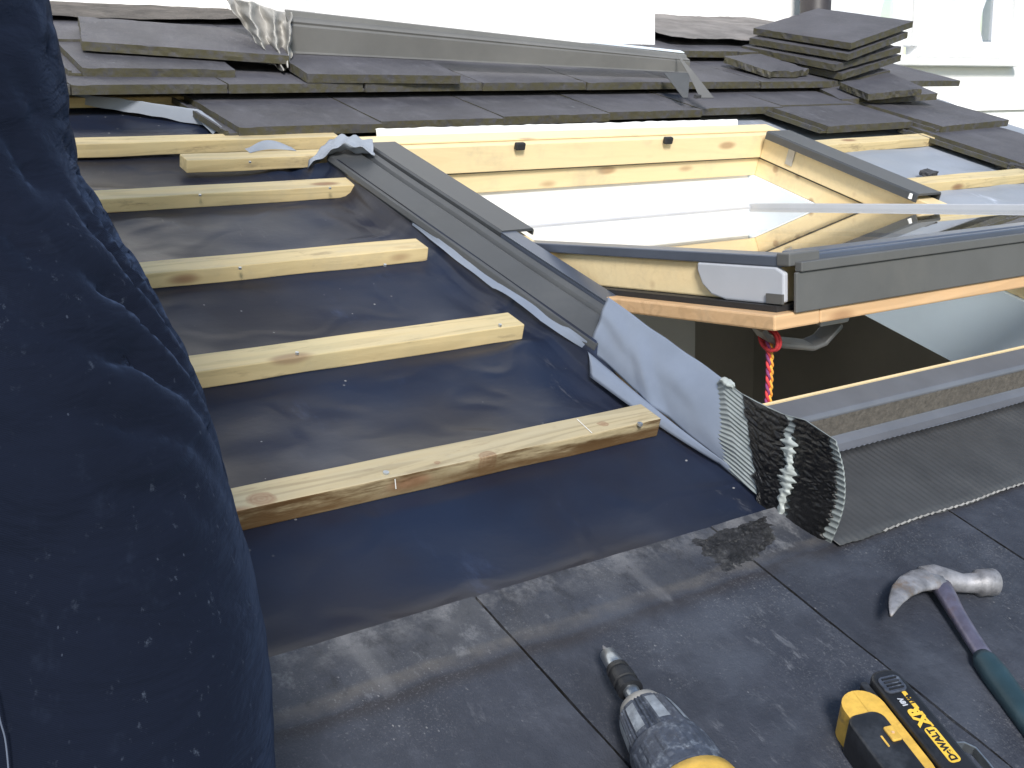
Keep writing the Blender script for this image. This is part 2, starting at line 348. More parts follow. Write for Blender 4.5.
# ---------------------------------------------------------------- world, sun
wd = bpy.data.worlds.new('World'); sc.world = wd; wd.use_nodes = True
wt = wd.node_tree; bg = wt.nodes['Background']
sky = wt.nodes.new('ShaderNodeTexSky'); sky.sky_type = 'NISHITA'; sky.sun_disc = False
SUN_EL, SUN_AZ = math.radians(33), math.radians(207)     # azimuth clockwise from +Y
sky.sun_elevation = SUN_EL; sky.sun_rotation = SUN_AZ; sky.air_density = 1.3; sky.dust_density = .6; sky.ozone_density = 2.0
wt.links.new(sky.outputs[0], bg.inputs[0]); bg.inputs[1].default_value = .15
sl = bpy.data.lights.new('sun', 'SUN'); sl.energy = 4.5; sl.angle = math.radians(14); sl.color = (1, .96, .90)
so = bpy.data.objects.new('sun', sl); COL.objects.link(so)
sd = Vector((math.sin(SUN_AZ)*math.cos(SUN_EL), math.cos(SUN_AZ)*math.cos(SUN_EL), math.sin(SUN_EL)))
so.rotation_euler = sd.to_track_quat('Z', 'Y').to_euler(); so.location = (0, 0, 12)
sc.view_settings.view_transform = 'Standard'; sc.view_settings.look = 'None'; sc.view_settings.exposure = 0

# ---------------------------------------------------------------- ground
o = mesh_obj('ground', *xf(box((-1500, -1500, -.3), (1500, 1500, 0)), Matrix.Identity(4)), 'ground'); o.location = (0, 0, 0); o.rotation_euler = (0, 0, 0)
tag(o, kind='structure')

# ---------------------------------------------------------------- house
house = root('house', (0, -1.3, 0), 'white rendered house whose stripped tiled roof slope fills the view', 'house')
HO = (0, -1.3, 0)
UL, UR, VB, VT = -4.2, 2.75, -1.3, 2.75
wu0, wu1, wv0, wv1 = -.03, 1.29, -.13, 1.21        # window hole
dk = -.055
dv = join(box((UL, VB, dk-.02), (wu0, VT, dk)), box((wu1, VB, dk-.02), (UR, VT, dk)), box((wu0, VB, dk-.02), (wu1, wv0, dk)), box((wu0, wv1, dk-.02), (wu1, VT, dk)))
mesh_obj('roof_deck', *dv, 'gasket', HO, house)
def vwall(u0, u1, v, h0, h1, th=.2):      # wall that is vertical in the world, standing at slope position v (height h along UP)
    a = [Vector((u, v, 0))+UP*h for u in (u0, u1) for h in (h0, h1)]
    bk = Vector((0, CP, -SP))*th
    V = [a[0], a[2], a[3], a[1]]; V = V+[p+bk for p in V]
    return V, [(0, 1, 2, 3), (7, 6, 5, 4), (0, 4, 5, 1), (1, 5, 6, 2), (2, 6, 7, 3), (3, 7, 4, 0)]
WV = 2.75
# window openings on the upper wall (u0,u1) with sill height
hs = -.03
g1 = (3.34, 3.86); g2 = (3.98, 4.72)
parts = [vwall(UL, 3.30, WV, -.6, 2.3), vwall(3.30, 4.84, WV, -3, hs-.05), vwall(3.30, 4.84, WV, 1.2, 2.3), vwall(4.84, 7.5, WV, -4.2, 2.3), vwall(2.2, 3.30, WV+.002, -4.2, -.6, .19)]
mesh_obj('wall', *join(*parts), 'render', HO, house)
mesh_obj('wall_pier', *vwall(.30, 1.60, 2.04, .0, 2.3, .72), 'render', HO, house)
mesh_obj('wall_ledge', *vwall(2.75, 7.5, WV-.02, -.36, -.33, .02), 'render', HO, house)
for (a, b) in (g1, g2):
    fr = join(vwall(a-.04, a, WV-.02, hs, 1.2, .08), vwall(b, b+.06, WV-.02, hs, 1.2, .08), vwall(a, b, WV-.02, hs-.05, hs+.03, .08), vwall(a, b, WV-.02, 1.14, 1.2, .08))
    f_ = mesh_obj('window_frame', *fr, 'upvc', HO, house, bevel=.006)
    mesh_obj('pane', [Vector((u_, WV+.03, 0))+UP*h_ for u_, h_ in ((a, hs+.03), (b, hs+.03), (b, 1.14), (a, 1.14))], [(0, 1, 2, 3)], 'glass', HO, f_)
    def cur(s, t, a=a, b=b):
        sag = .30*math.sin(math.pi*min(1, max(0, s)))*(1-t)
        return Vector((a+(b-a)*s, WV, 0))+UP*(hs+.02+1.1*t) + Vector((0, CP, -SP))*(.10+.035*math.sin((s*3.2+t*2.6+.4*s*t)*4.0)+.012*math.sin(s*40+t*9))
    mesh_obj('curtain', *grid(cur, 60, 40), 'curtain', HO, f_, smooth=True)
mesh_obj('window_sill', *vwall(3.26, 4.84, WV-.08, hs-.08, hs-.052, .1), 'upvc', HO, house, bevel=.004)
# facade under the eaves and gable end so the roof stands on something
def wbox(u0, u1, y0, y1, z0, z1):
    def R(p): return RX.transposed() @ (Vector(p)-Vector((0, 0, H0)))
    v, f = box((u0, y0, z0), (u1, y1, z1)); return [tuple(R(q)) for q in v], f
e = W((0, VB, dk)); t_ = W((0, VT, dk))
mesh_obj('front_wall', *join(wbox(UL+.05, -.4, e.y+.15, e.y+.35, 0, e.z-.06), wbox(1.6, UR-.05, e.y+.15, e.y+.35, 0, e.z-.06), wbox(-.4, 1.6, e.y+.15, e.y+.35, 0, .95), wbox(-.4, 1.6, e.y+.15, e.y+.35, 2.35, e.z-.06)), 'brick', HO, house)  # unseen window opening added to let daylight into the dark room
fw = mesh_obj('window_frame', *join(wbox(-.4, -.34, e.y+.2, e.y+.27, .95, 2.35), wbox(1.54, 1.6, e.y+.2, e.y+.27, .95, 2.35), wbox(.57, .63, e.y+.2, e.y+.27, 1.01, 2.29), wbox(-.34, 1.54, e.y+.2, e.y+.27, .95, 1.01), wbox(-.34, 1.54, e.y+.2, e.y+.27, 2.29, 2.35)), 'upvc', HO, house, bevel=.005)  # frame of the added, unseen opening that lights the room
def gable(u0, u1):
    R = lambda p: tuple(RX.transposed() @ (Vector(p)-Vector((0, 0, H0))))
    q = [(e.y+.36, 0), (t_.y, 0), (t_.y, t_.z-.09), (e.y+.36, e.z+.0)]
    V = [R((u, y, z)) for u in (u0, u1) for y, z in q]
    return V, [(0, 1, 2, 3), (7, 6, 5, 4), (0, 4, 5, 1), (1, 5, 6, 2), (2, 6, 7, 3), (3, 7, 4, 0)]
mesh_obj('gable_wall', *gable(UR-.2, UR-.06), 'render', HO, house)
mesh_obj('gable_wall', *gable(UL+.06, UL+.2), 'render', HO, house)
mesh_obj('gutter', *sweep([(UL, VB-.04, -.09), (UR, VB-.04, -.09)], [(.05*math.cos(a), .05*math.sin(a)) for a in [math.pi+i*math.pi/8 for i in range(9)]], closed=False), 'black_pipe', HO, house, solid=.004)
# room seen through the open window
rm = join(wbox(-1.2, 2.5, -.6, 2.3, H0-2.3, H0-2.25))
mesh_obj('room_floor', *rm, 'plaster', HO, house)
mesh_obj('room_wall', *join(wbox(-1.2, 2.5, 2.25, 2.3, H0-2.25, H0+.45), wbox(-1.25, -1.2, -.7, 2.3, H0-2.25, H0+.3), wbox(2.45, 2.5, -.7, 2.3, H0-2.25, H0+.3)), 'room', HO, house)
pc = PV(695, 345, 1.6)
def Rw(p): return RX.transposed() @ (Vector(p)-Vector((0, 0, H0)))
wp = W(pc); mesh_obj('room_partition', *wbox(wp.x-1.0, wp.x, wp.y, wp.y+.05, H0-2.25, H0+.1), 'plaster', HO, house)
# reveals (lining boards of the shaft)
RL = -.29
mesh_obj('reveal', *box((1.225, -.07, -.27), (1.245, 1.17, -.058)), 'plaster_blue', HO, house)
mesh_obj('reveal', *box((.02, -.07, -.27), (.035, 1.17, -.058)), 'plaster', HO, house)
V = [Vector((.036, 1.165, -.058)), Vector((1.224, 1.165, -.058)), Vector((1.224, 1.165, -.058))-UP*.32, Vector((.036, 1.165, -.058))-UP*.32]
V = V+[p+Vector((0, .02, 0)) for p in V]
mesh_obj('reveal', V, [(0, 1, 2, 3), (7, 6, 5, 4), (0, 4, 5, 1), (1, 5, 6, 2), (2, 6, 7, 3), (3, 7, 4, 0)], 'plaster', HO, house)
mesh_obj('reveal', *box((.036, -.09, -.27), (1.224, -.075, -.058)), 'plaster', HO, house)
# abutment: mortar fillet and lead where the slope meets the wall
def fil(s, t):
    u = UL+(UR-UL)*s
    b = nz(u*2.3, t*2)*.012+nz(u*11, t*4, 4)*.004+nz(u*40, t*14, 2)*.0015
    prof = [(0, (2.22, .108)), (.25, (2.38, .10)), (.6, (2.62, .045)), (1, (2.746, .035))]
    if u > 1.66: prof = [(0, (2.06+.02*nz(u*6), .128)), (.10, (2.10, .129)), (.5, (2.40, .115)), (1, (2.746, .075))]
    v = lerp([(a, c[0]) for a, c in prof], t); n = lerp([(a, c[1]) for a, c in prof], t)
    return (u, v+b*.6, n+b*.7-.004)
MT['mortar_dark'] = m_plain('old_mortar', (.075, .066, .060), .9, 0, .5, 14, 1.0, 50, dirt=(.17, .155, .14), dirt_amt=.5)
mesh_obj('abutment_flashing', *grid(lambda s_, t_: fil((s_*(1.655-UL))/(UR-UL), t_), 300, 12), 'mortar_dark', HO, house, smooth=True)
mesh_obj('abutment_flashing', *grid(lambda s_, t_: fil((1.665-UL+s_*(UR-1.665))/(UR-UL), t_), 120, 14), 'mortar', HO, house, smooth=True)

tag(mesh_obj('downpipe', *loft([Vector((3.07, 2.62, 0))+UP*h for h in (-3.3, 1.8)], [(.07, .07)]*2, 16, side=Vector((1, 0, 0))), 'black_pipe', (3.07, 2.62, 0), smooth=True),
    'dark downpipe against the white wall behind the tall tile pile', 'downpipe')

# ---------------------------------------------------------------- membranes
MO = (-2, 0, 0)
UPR = [(-.150, .000), (-.138, .001), (-.124, .004), (-.113, .012), (-.105, .028), (-.101, .044), (-.098, .052)]
def memb(s, t):
    v = -.228+t*2.55; f = s*290
    k = v/.34; w = k-math.floor(k)
    if f <= 260: u = -4.1+f/260*3.95; rise = 0; e = 0
    else:
        q = (f-260)/5.0; i = min(5, int(q)); z = q-i
        u = UPR[i][0]+(UPR[i+1][0]-UPR[i][0])*z; rise = UPR[i][1]+(UPR[i+1][1]-UPR[i][1])*z; e = q/6
    hk = 1.0 if .2 < v < 1.12 else (max(.06, 1+(v-.24)*6) if v <= .2 else max(0, 1-(v-1.12)/.10))
    if v > 1.16: u = u if f <= 260 else -.15+(u+.15)*.5
    sag = -.016*math.sin(math.pi*w) if v < 1.3 else -.008
    uu = max(u, -1.6) if u < -1.6 else u
    wr = .013*nz(u*2.6, v*3.6)+.0035*nz(u*8+2*nz(u*3, v*3), v*7)+.007*abs(nz(u*1.8+v*1.5, v*4-u*1.5, 7))
    d = (u+.12)*.55-(v-.2)*1.0
    wr += .012*math.exp(-((nz(u*1.4, v*1.1, 3)+d*.9)/.05)**2)*max(0, 1+u*1.2)+.008*math.exp(-((nz(u*1.1, v*1.6, 13)-.1)/.05)**2)
    near = math.exp(-((u+.15)/.12)**2)
    wr += near*.006*abs(nz(v*9+u*14, u*5, 2))
    e_ = min(1, max(0, (v+.228)/.04))
    wb = min(abs(w-.07), abs(w-1.07)); flat = max(0, min(1, (wb-.10)/.08)); wr = min(wr*flat, .02) if wr > 0 else wr*(.3+.7*flat)
    x = u + (.012*nz(v*6, 1)*(1-e)**2+.010*nz(v*5, e*2, 9)*math.sin(math.pi*e) if f > 240 else 0)
    return (x, v, ((sag+wr)*e_*(1-e)**1.2+.002)+rise*hk+.004*nz(v*10, e*3, 2)*e*(1-e)*2)
mb_ = tag(mesh_obj('underlay_membrane', *grid(memb, 290, 230), 'mem', MO, smooth=True), 'black plastic underlay sheet stretched slack beneath the pale battens', 'underlay')
def gm(s, t):
    u = 1.34+s*1.4; v = -.1+t*2.3
    return (u, v, .001+.005*nz(u*5, v*6)+.002*nz(u*14, v*15))
tag(mesh_obj('breather_membrane', *grid(gm, 80, 100), 'mem_grey', (2, .5, 0), smooth=True), 'pale blue grey breather sheet right of the roof window', 'underlay')
# torn flap curling from under the top tiles
def flap(s, t):
    a = P(66, 93, .03); b = P(196, 117, .02); c = P(216, 137, .012)
    q = a.lerp(b, s/.75) if s < .75 else b.lerp(c, (s-.75)/.25)
    dn = Vector((.004+.030*s, -.006-.05*max(0, s-.6), 0))*t
    return q+dn+Vector((0, 0, .018*math.sin(t*3.1)*(.4+s)+.004*nz(s*9, t*3)-.02*t*t))+Vector((0, .02*(1-t)*s, 0))
tag(mesh_obj('underlay_flap', *grid(flap, 40, 12), 'mem_grey', P(140, 105, .03), smooth=True), 'torn grey underlay edge curling out below the upper left tiles', 'underlay')
def rag(s, t):
    a = P(306, 168, .012); b = P(372, 150, .085)
    p = a.lerp(b, s); wdt = .10*math.sin(.3+2.2*s)
    return p+Vector((.02*t, wdt*(t-.25), .030*math.sin(math.pi*s)*(1-.6*t)+.012*nz(s*7, t*5)+.010*math.sin(t*6+s*4)))
tag(mesh_obj('underlay_scrap', *grid(rag, 30, 20), 'mem_grey', P(340, 160, .03), smooth=True, solid=.001), 'pale grey scrap of underlay bunched at the top corner of the flashing', 'underlay')
def rag2(s, t):
    a = P(250, 153, .03)
    return a+Vector((.11*s, .03*t+.02*math.sin(s*3), .016*math.sin(math.pi*s)*math.sin(math.pi*t)))
tag(mesh_obj('underlay_scrap', *grid(rag2, 20, 10), 'mem_grey', P(265, 152, .03), smooth=True), 'small pale tuft of underlay showing above the short top batten', 'underlay')

# ---------------------------------------------------------------- battens
def batten(u0, u1, v, w=.05, h=.028, n0=.001, mat='batten', lab='', dv=0.0, org_n=None, rag_end=False):
    L = u1-u0; k = max(8, int(L/.03)); V, Fc = [], []
    for i in range(k+1):
        s = i/k; u = u0+L*s; j = .0016*nz(u*9, v*5); j2 = .0022*nz(u*6, v*9, 3)
        vv = v+dv*s
        e0 = (.004*nz(v*30) if i == k else 0)
        ws = w+j2
        V += [(u+e0, vv-.000+j, n0+j*.5), (u, vv+j+.001*nz(u*30, 1), n0+h+j2*.4), (u+e0*.5, vv+ws, n0+h+j2*.3), (u, vv+ws, n0)]
    for i in range(k):
        for q in range(4):
            r = (q+1) % 4; Fc.append((i*4+q, i*4+r, i*4+4+r, i*4+4+q))
    Fc += [(3, 2, 1, 0), (k*4, k*4+1, k*4+2, k*4+3)]
    o = mesh_obj('roof_batten', V, Fc, mat, (u1, v, n0), bevel=.002)
    return tag(o, lab, 'batten', 'timber battens across the underlay')
bA = batten(-2.9, -.132, -.002, .047, .030, mat='batten_old', lab='stained lowest batten with bark edge and knots, nearest the camera')
bB = batten(-2.9, -.143, .334, lab='pale batten second up from the stained bark edged one')
bC = batten(-2.9, -.128, .674, lab='pale batten third up from the stained bark edged one')
bD = batten(-2.9, -.096, 1.024, lab='clean batten just below the short offcut batten')
bE = batten(-.39, -.03, 1.221, .045, lab='short offcut batten with its cut end free above the membrane')
bF = batten(-2.9, .02, 1.345, .045, .03, lab='knotty batten running along under the lower tile course')
bG = batten(-2.9, 1.9, 1.705, .045, .025, lab='batten mostly hidden under the upper tile courses at left')
bH = batten(1.335, 2.34, 1.125, .05, .028, dv=.04, lab='upper batten on the grey sheet right of the window')
bI = batten(1.335, 2.5, .785, .05, .028, dv=.02, lab='lower batten on the grey sheet right of the window')
for (px, py, par) in ((386, 473, bA), (640, 424, bA), (297, 353, bB), (500, 325, bB), (385, 265, bC), (240, 268, bC), (330, 188, bD), (200, 195, bD), (250, 162, bE)):
    p = P(px, py, .032)
    mesh_obj('nail_head', *xf(loft([(0, 0, -.002), (0, 0, .0016)], [(.0040 if par is bA else .0028,)*2]*2, 12, side=Vector((1, 0, 0))), Matrix.Translation(p)), 'nail', (par.location and (lambda q: q)(RX.transposed() @ (par.location-Vector((0, 0, H0))))), par)

for (x0, y0, x1, y1, par) in ((577, 419, 592, 433, bA), (395, 466, 396, 489, bA)):
    a_, b_ = P(x0, y0, .0322), P(x1, y1, .0322); d_ = (b_-a_).normalized(); n_ = Vector((-d_.y, d_.x, 0))*.0006
    if par is bA and x0 == 395: b_ = PV(x1, y1, -.0035); a_ = PV(395, 479, -.0035); n_ = Vector((.0007, 0, 0))
    mesh_obj('chalk_mark', [a_-n_, b_-n_, b_+n_, a_+n_], [(0, 1, 2, 3)], 'plaster', RX.transposed() @ (par.location-Vector((0, 0, H0))), par)
# ---------------------------------------------------------------- concrete tiles
def tile_mesh(name, w=.37, l=.42, t=.022, lip=.03, seed=0, mat='tile', chip=.0016, broken=False, gap=.004):
    # origin at top-left corner of the top face; +X across, -Y down the slope, top face at z=0
    bm = bmesh.new(); nx, ny = 26, 28
    def ring(x0, x1, y0, y1, z0, z1, nx, ny):
        top = {}; bot = {}
        for i in range(nx+1):
            for j in range(ny+1):
                x = x0+(x1-x0)*i/nx; y = y0+(y1-y0)*j/ny
                if broken and j == 0: y += .020*nz(x*7+seed, 3)+.006*nz(x*22, seed)
                if broken and i == nx: x += .015*nz(y*11, seed)
                eg = 1 if i in (0, nx) or j in (0, ny) else 0
                dx = chip*.7*nz(x*23+seed, y*23, 1)*eg; dy = chip*.7*nz(x*23, y*23+seed, 5)*eg
                dz = .0008*nz(x*7+seed, y*7)-eg*max(0, nz(x*30+seed*3, y*30)-.25)*chip*3
                cam = -.0000
                top[i, j] = bm.verts.new((x+dx, y+dy, z1+dz+cam)); bot[i, j] = bm.verts.new((x+dx*1.5, y+dy*1.5, z0)) if eg else None
        for i in range(nx):
            for j in range(ny): bm.faces.new((top[i, j], top[i+1, j], top[i+1, j+1], top[i, j+1]))
        ed = [(i, 0) for i in range(nx)]+[(nx, j) for j in range(ny)]+[(i, ny) for i in range(nx, 0, -1)]+[(0, j) for j in range(ny, 0, -1)]
        m = len(ed)
        mid = []
        for q, (i, j) in enumerate(ed):
            a, b = top[i, j].co, bot[i, j].co; c = (a+b)/2
            k = chip*1.2*nz(c.x*80+seed, c.y*80, 9); cx_, cy_ = (x0+x1)/2, (y0+y1)/2
            c = c+Vector((c.x-cx_, c.y-cy_, 0)).normalized()*k; mid.append(bm.verts.new(c))
        for q in range(m):
            r = (q+1) % m
            bm.faces.new((top[ed[q]], mid[q], mid[r], top[ed[r]])); bm.faces.new((mid[q], bot[ed[q]], bot[ed[r]], mid[r]))
        bm.faces.new([bot[e_] for e_ in reversed(ed)])
    ring(0, w-gap, -l, 0, -t, 0, nx, ny)
    if lip:
        ring(-lip, -.001, -l+.004, -.0, -t, -t*.62, 3, ny)
        ring(-lip, -lip+.007, -l+.004, -.0, -t*.618, -t*.36, 2, ny)
    bmesh.ops.recalc_face_normals(bm, faces=bm.faces)
    me = bpy.data.meshes.new(name); bm.to_mesh(me); bm.free(); me.materials.append(MT[mat]); return me
TM = [tile_mesh('tile_slab', seed=s*3.7) for s in range(4)]
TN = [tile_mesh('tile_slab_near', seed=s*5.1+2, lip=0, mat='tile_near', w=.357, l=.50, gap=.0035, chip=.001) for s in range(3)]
def put(me, p, label, group, yaw=0.0, pit=0.0, rol=0.0, cat='roof tile', name='concrete_tile', scale=None):
    o = bpy.data.objects.new(name, me); COL.objects.link(o)
    M = Matrix.Translation(W(p)) @ (RX.to_4x4() @ (Matrix.Rotation(yaw, 4, 'Z') @ Matrix.Rotation(rol, 4, 'Y') @ Matrix.Rotation(pit, 4, 'X')))
    o.matrix_world = M
    if scale: o.scale = scale
    return tag(o, label, cat, group, 'thing')
J1 = P(484, 605, .012).x; TV = -.222; PW = .357
G1 = 'tiles laid below the underlay'
def nl(k, row):
    if row == 0:
        return {0: 'dark tile between the two black joints, with the drill lying on it', -1: 'dark tile left of the first black joint, beside the trouser leg', 1: 'dark tile right of the second black joint, under the hammer head', 2: 'dark tile at the right picture edge just below the pleated apron'}.get(k)
    return None
for row in range(3):
    for k in range(-9, 9):
        u = J1+k*PW + (0 if row % 2 == 0 else PW/2)
        if u+PW > UR+.02 or u < UL: continue
        lab = nl(k, row) or 'dark concrete tile in the lower slope outside the tools area'
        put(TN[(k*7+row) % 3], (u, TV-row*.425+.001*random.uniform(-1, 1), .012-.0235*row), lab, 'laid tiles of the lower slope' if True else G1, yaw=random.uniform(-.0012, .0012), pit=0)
# upper courses
lean = .05
def course(k0, k1, u0, v0f, nfront, tag_, grp, wid=.3705):
    for i in range(k0, k1):
        u = u0+i*wid; v = v0f(u)+random.uniform(-.002, .002)
        # pit lifts the lower edge slightly
        top = Vector((u, v+.42, nfront-.022+.0))
        put(TM[i % 4], (u, v+.42, nfront-.021), tag_(i), grp, yaw=.018, pit=-.05)
import itertools
nth = ['first', 'second', 'third', 'fourth', 'fifth', 'sixth', 'seventh', 'eighth', 'ninth', 'tenth']
course(0, 6, -.225, lambda u: 1.368+.050*(u+.3), .050, lambda i: nth[i]+' tile from the left in the front row above the roof window', 'front row of tiles above the window')
course(0, 13, -2.0, lambda u: 1.625+.01*u, .078, lambda i: nth[i-4]+' tile right of the trouser leg in the second row up' if i >= 4 else 'second row tile hidden behind the trouser leg', 'second row of tiles above the window')
course(0, 13, -2.17, lambda u: 1.96, .100, lambda i: nth[i-5]+' tile right of the trouser leg in the uppermost row by the wall' if i >= 5 else 'uppermost row tile hidden behind the trouser leg', 'uppermost row of tiles by the wall')
# tiles right of the window (laid loose)
G3 = 'loose tiles right of the roof window'
LW = tile_mesh('wide_slab', w=.44, seed=3.3); q1, q2, q3 = P(827, 132, .035), P(939, 132, .040), P(1016, 166, .035)
put(LW, (q1.x-.02, q1.y+.42, .040), 'loose tile with stepped left edge at the top corner of the window frame', G3, yaw=.05, pit=-.03)
put(LW, (q2.x-.03, q2.y+.42, .045), 'loose tile with chipped corner beyond the upper right batten', G3, yaw=.10, pit=-.03)
put(LW, (q3.x+.0, q3.y+.42, .035), 'tile at the right picture edge, lower than its neighbours', G3, yaw=.06, pit=-.02)
put(TM[0], (q3.x+.05, q3.y+.08, .030), 'tile off the lower right batten, mostly out of the picture', G3, yaw=.02, pit=-.02)

# big pile
G4 = 'tiles in the tall pile by the wall'
def pile_tile(px, py, n, yaw, lab, tilt=.07, me=0, mesh=None):
    # front corner (lower right in the picture) of the top face at this pixel
    fc = P(px, py, n)
    M = Matrix.Rotation(yaw, 3, 'Z') @ Matrix.Rotation(tilt*.4, 3, 'Y') @ Matrix.Rotation(tilt, 3, 'X')
    off = M @ Vector((0, -.42, 0))      # origin -> front-left corner
    return put(mesh or TM[me], fc-off, lab, G4, yaw, tilt, tilt*.4)
# front corner is the corner nearest the camera: local (w? ) use lower-left for yaw>0
def corner_tile(px, py, dep, yaw, lab, pit, rol, corner, mesh):
    fc = PZ(px, py, dep)
    M = (Matrix.Rotation(yaw, 3, 'Z') @ Matrix.Rotation(rol, 3, 'Y') @ Matrix.Rotation(pit, 3, 'X'))
    return put(mesh, fc-(M @ Vector(corner)), lab, G4, yaw, pit, rol)
TS = [tile_mesh('pile_slab', seed=9.3+s*2.7, lip=0, chip=.0024, w=.44, l=.44, t=.031) for s in range(3)]
LLc = (0, -.42, 0); LLp = (0, -.44, 0)
labs = ['topmost flat tile of the tall pile by the wall', 'second tile from the top of the tall pile', 'third tile from the top of the tall pile', 'fourth tile from the top of the tall pile', 'fifth tile down in the tall pile, set back', 'sixth tile down in the tall pile, chipped edge', 'bottom tile of the tall pile on the roof']
TS = [tile_mesh('pile_slab', seed=9.3+q_*2.7, lip=0, chip=.0022, w=.423, l=.406, t=.0225) for q_ in range(3)]
F0 = PZ(851, 43, 3.96); Mp = Matrix.Rotation(.184, 3, 'Z') @ Matrix.Rotation(-.163, 3, 'Y') @ Matrix.Rotation(-.105, 3, 'X')
jit = [(0, 0, 0), (-.030, -.006, .03), (-.045, .016, -.03), (-.038, .004, .02), (-.075, .035, -.05), (-.05, .012, .05), (-.085, .04, -.04)]
for i, (dx_, dy_, dy3) in enumerate(jit):
    o_ = F0+Mp @ Vector((dx_, dy_+.406, -.0290*i)); k_ = 1-.11*i+.05*(i % 2)
    put(TS[i % 3], o_, labs[i], G4, .184+dy3, -.105*k_, -.163*k_)
BT = tile_mesh('broken_slab', w=.24, l=.2, seed=4.4, lip=0, chip=.006, broken=True)
BT2 = tile_mesh('broken_slab_small', w=.22, l=.16, seed=8.4, lip=0, chip=.005, broken=True)
BT3 = tile_mesh('broken_slab_strip', w=.45, l=.26, seed=1.4, lip=0, chip=.002)
o = corner_tile(772, 72, 3.86, .2, 'broken mortar crusted tile piece jutting left from the pile', .02, 0, (0, -.2, 0), BT)
o = corner_tile(845, 101, 3.86, -.30, 'tile lying askew in front of the tall pile, carrying a small offcut', -.01, -.13, LLc, tile_mesh('askew_slab', seed=5.5, lip=0, w=.38, l=.40, chip=.002))
o = corner_tile(868, 94, 3.84, -.22, 'small tile offcut lying on the askew tile', -.01, -.13, (0, -.16, 0), BT2)
o = corner_tile(862, 107, 3.90, .1, 'crumbling tile piece wedged under the askew tile', .0, 0, (0, -.16, 0), BT2)
# left loose stack
G5 = 'loose tiles lying at the upper left'
L1 = P(88, 66, .098); put(TM[0], (L1.x, L1.y+.42, .094), 'lower of the loose tiles stacked at upper left', G5, yaw=-.03, pit=0)
Lm = tile_mesh('loose_slab', w=.50, l=.27, seed=6.6, lip=0, chip=.003)
L2 = P(82, 40, .125)
corner = Vector((0, -.27, 0)); yw = -.24
put(Lm, Vector((L2.x, L2.y, .125))-(Matrix.Rotation(yw, 3, 'Z') @ corner), 'upper of the loose tiles at upper left with dusty face', G5, yaw=yw, pit=.01)
L4 = P(318, 74, .102); put(BT3, (L4.x-.02, L4.y+.26, .102), 'broken tile strip lying below the long metal profile', G5, yaw=-.03)
# bits
def rock(px, py, n, s, lab, seed, cat='debris', yaw=.2, mat='tile_broken', stretch=(1.9, 1, .8)):
    p = P(px, py, n); bm = bmesh.new(); bmesh.ops.create_cube(bm, size=1); bmesh.ops.subdivide_edges(bm, edges=bm.edges[:], cuts=4, use_grid_fill=True)
    for v in bm.verts:
        v.co = v.co*(1+.13*noise.noise(v.co*3+Vector((seed, 0, 0)))); v.co.x *= s*stretch[0]; v.co.y *= s*stretch[1]; v.co.z *= s*stretch[2]; v.co.z += s*.4
        v.co.rotate(Euler((0, 0, yaw))); 
    me = bpy.data.meshes.new('rubble'); bm.to_mesh(me); bm.free(); me.materials.append(MT[mat])
    o = bpy.data.objects.new('tile_fragment', me); COL.objects.link(o); o.location = W(p); o.rotation_euler = (PITCH, 0, 0); tag(o, lab, cat)
rock(927, 178, .003, .034, 'small dark tile fragment lying alone on the pale grey sheet', 1, yaw=.25, stretch=(1.5, 1, .42))
rock(1016, 174, .003, .055, 'dark tile fragment at the right picture edge above the lower batten', 5, yaw=.5, stretch=(1.5, 1, .42))
rock(697, 98, .085, .012, 'tiny crumb of tile beside the bracket end of the long profile', 9)
# mastic patch on the near tiles
def patch(s, t):
    a, b, c, d = P(683, 541, .014), P(768, 512, .014), P(780, 540, .014), P(726, 576, .014)
    q = a.lerp(b, s).lerp(d.lerp(c, s), t); r = nz(s*5, t*5)*.014
    k = min(1, 7*min(s, 1-s, t, 1-t)); r2 = nz(s*14, t*14, 8)*.008*(1-k)
    return q+Vector((r+r2, r*.6-r2, -.0035*(1-k)+k*(-.0005+.0038*abs(nz(s*14, t*14, 3))+.0015*nz(s*40, t*40))))
tag(mesh_obj('mastic_smear', *grid(patch, 70, 50), 'scrape', P(720, 550, .012), smooth=True), 'rough black mastic smear on the tile corner below the pleated end', 'sealant')

# ---------------------------------------------------------------- roof window
WO = (.63, -.13, 0)
win = root('roof_window', WO, 'open centre pivot roof window with pine frame and grey metal covers', 'roof window')
NT_ = .064   # top of the timber frame
fr = mesh_obj('outer_frame', *join(box((-.02, 1.142, -.002), (1.318, 1.21, NT_)), box((-.015, .5, -.002), (.045, 1.141, NT_)), box((-.015, -.11, -.002), (.030, .499, .012)), box((1.228, -.11, -.002), (1.29, 1.141, NT_)), box((.046, -.115, -.055), (1.227, -.06, NT_-.012))), 'pine', WO, win, bevel=.0025)
mesh_obj('frame_lining', *join(box((.03, 1.153, -.057), (1.245, 1.20, -.0065)), box((.0, -.06, -.057), (.030, 1.152, -.0065)), box((1.237, -.06, -.057), (1.285, 1.152, -.0065))), 'pine', WO, win, bevel=.002)
mesh_obj('seal', *join(box((.03, 1.150, -.006), (1.245, 1.165, -.0025)), box((1.2335, -.06, -.006), (1.245, 1.149, -.0025))), 'gasket', WO, win)
mesh_obj('frame_top_edge', *box((-.012, 1.165, NT_+.0015), (1.31, 1.222, NT_+.004)), 'pine', WO, win)
for px, py in ((514, 139), (658, 132)):
    q = P(px, py, .07); mesh_obj('stop_block', *box((q.x-.013, 1.128, NT_-.012), (q.x+.013, 1.141, NT_+.006)), 'gasket', WO, win, bevel=.003)
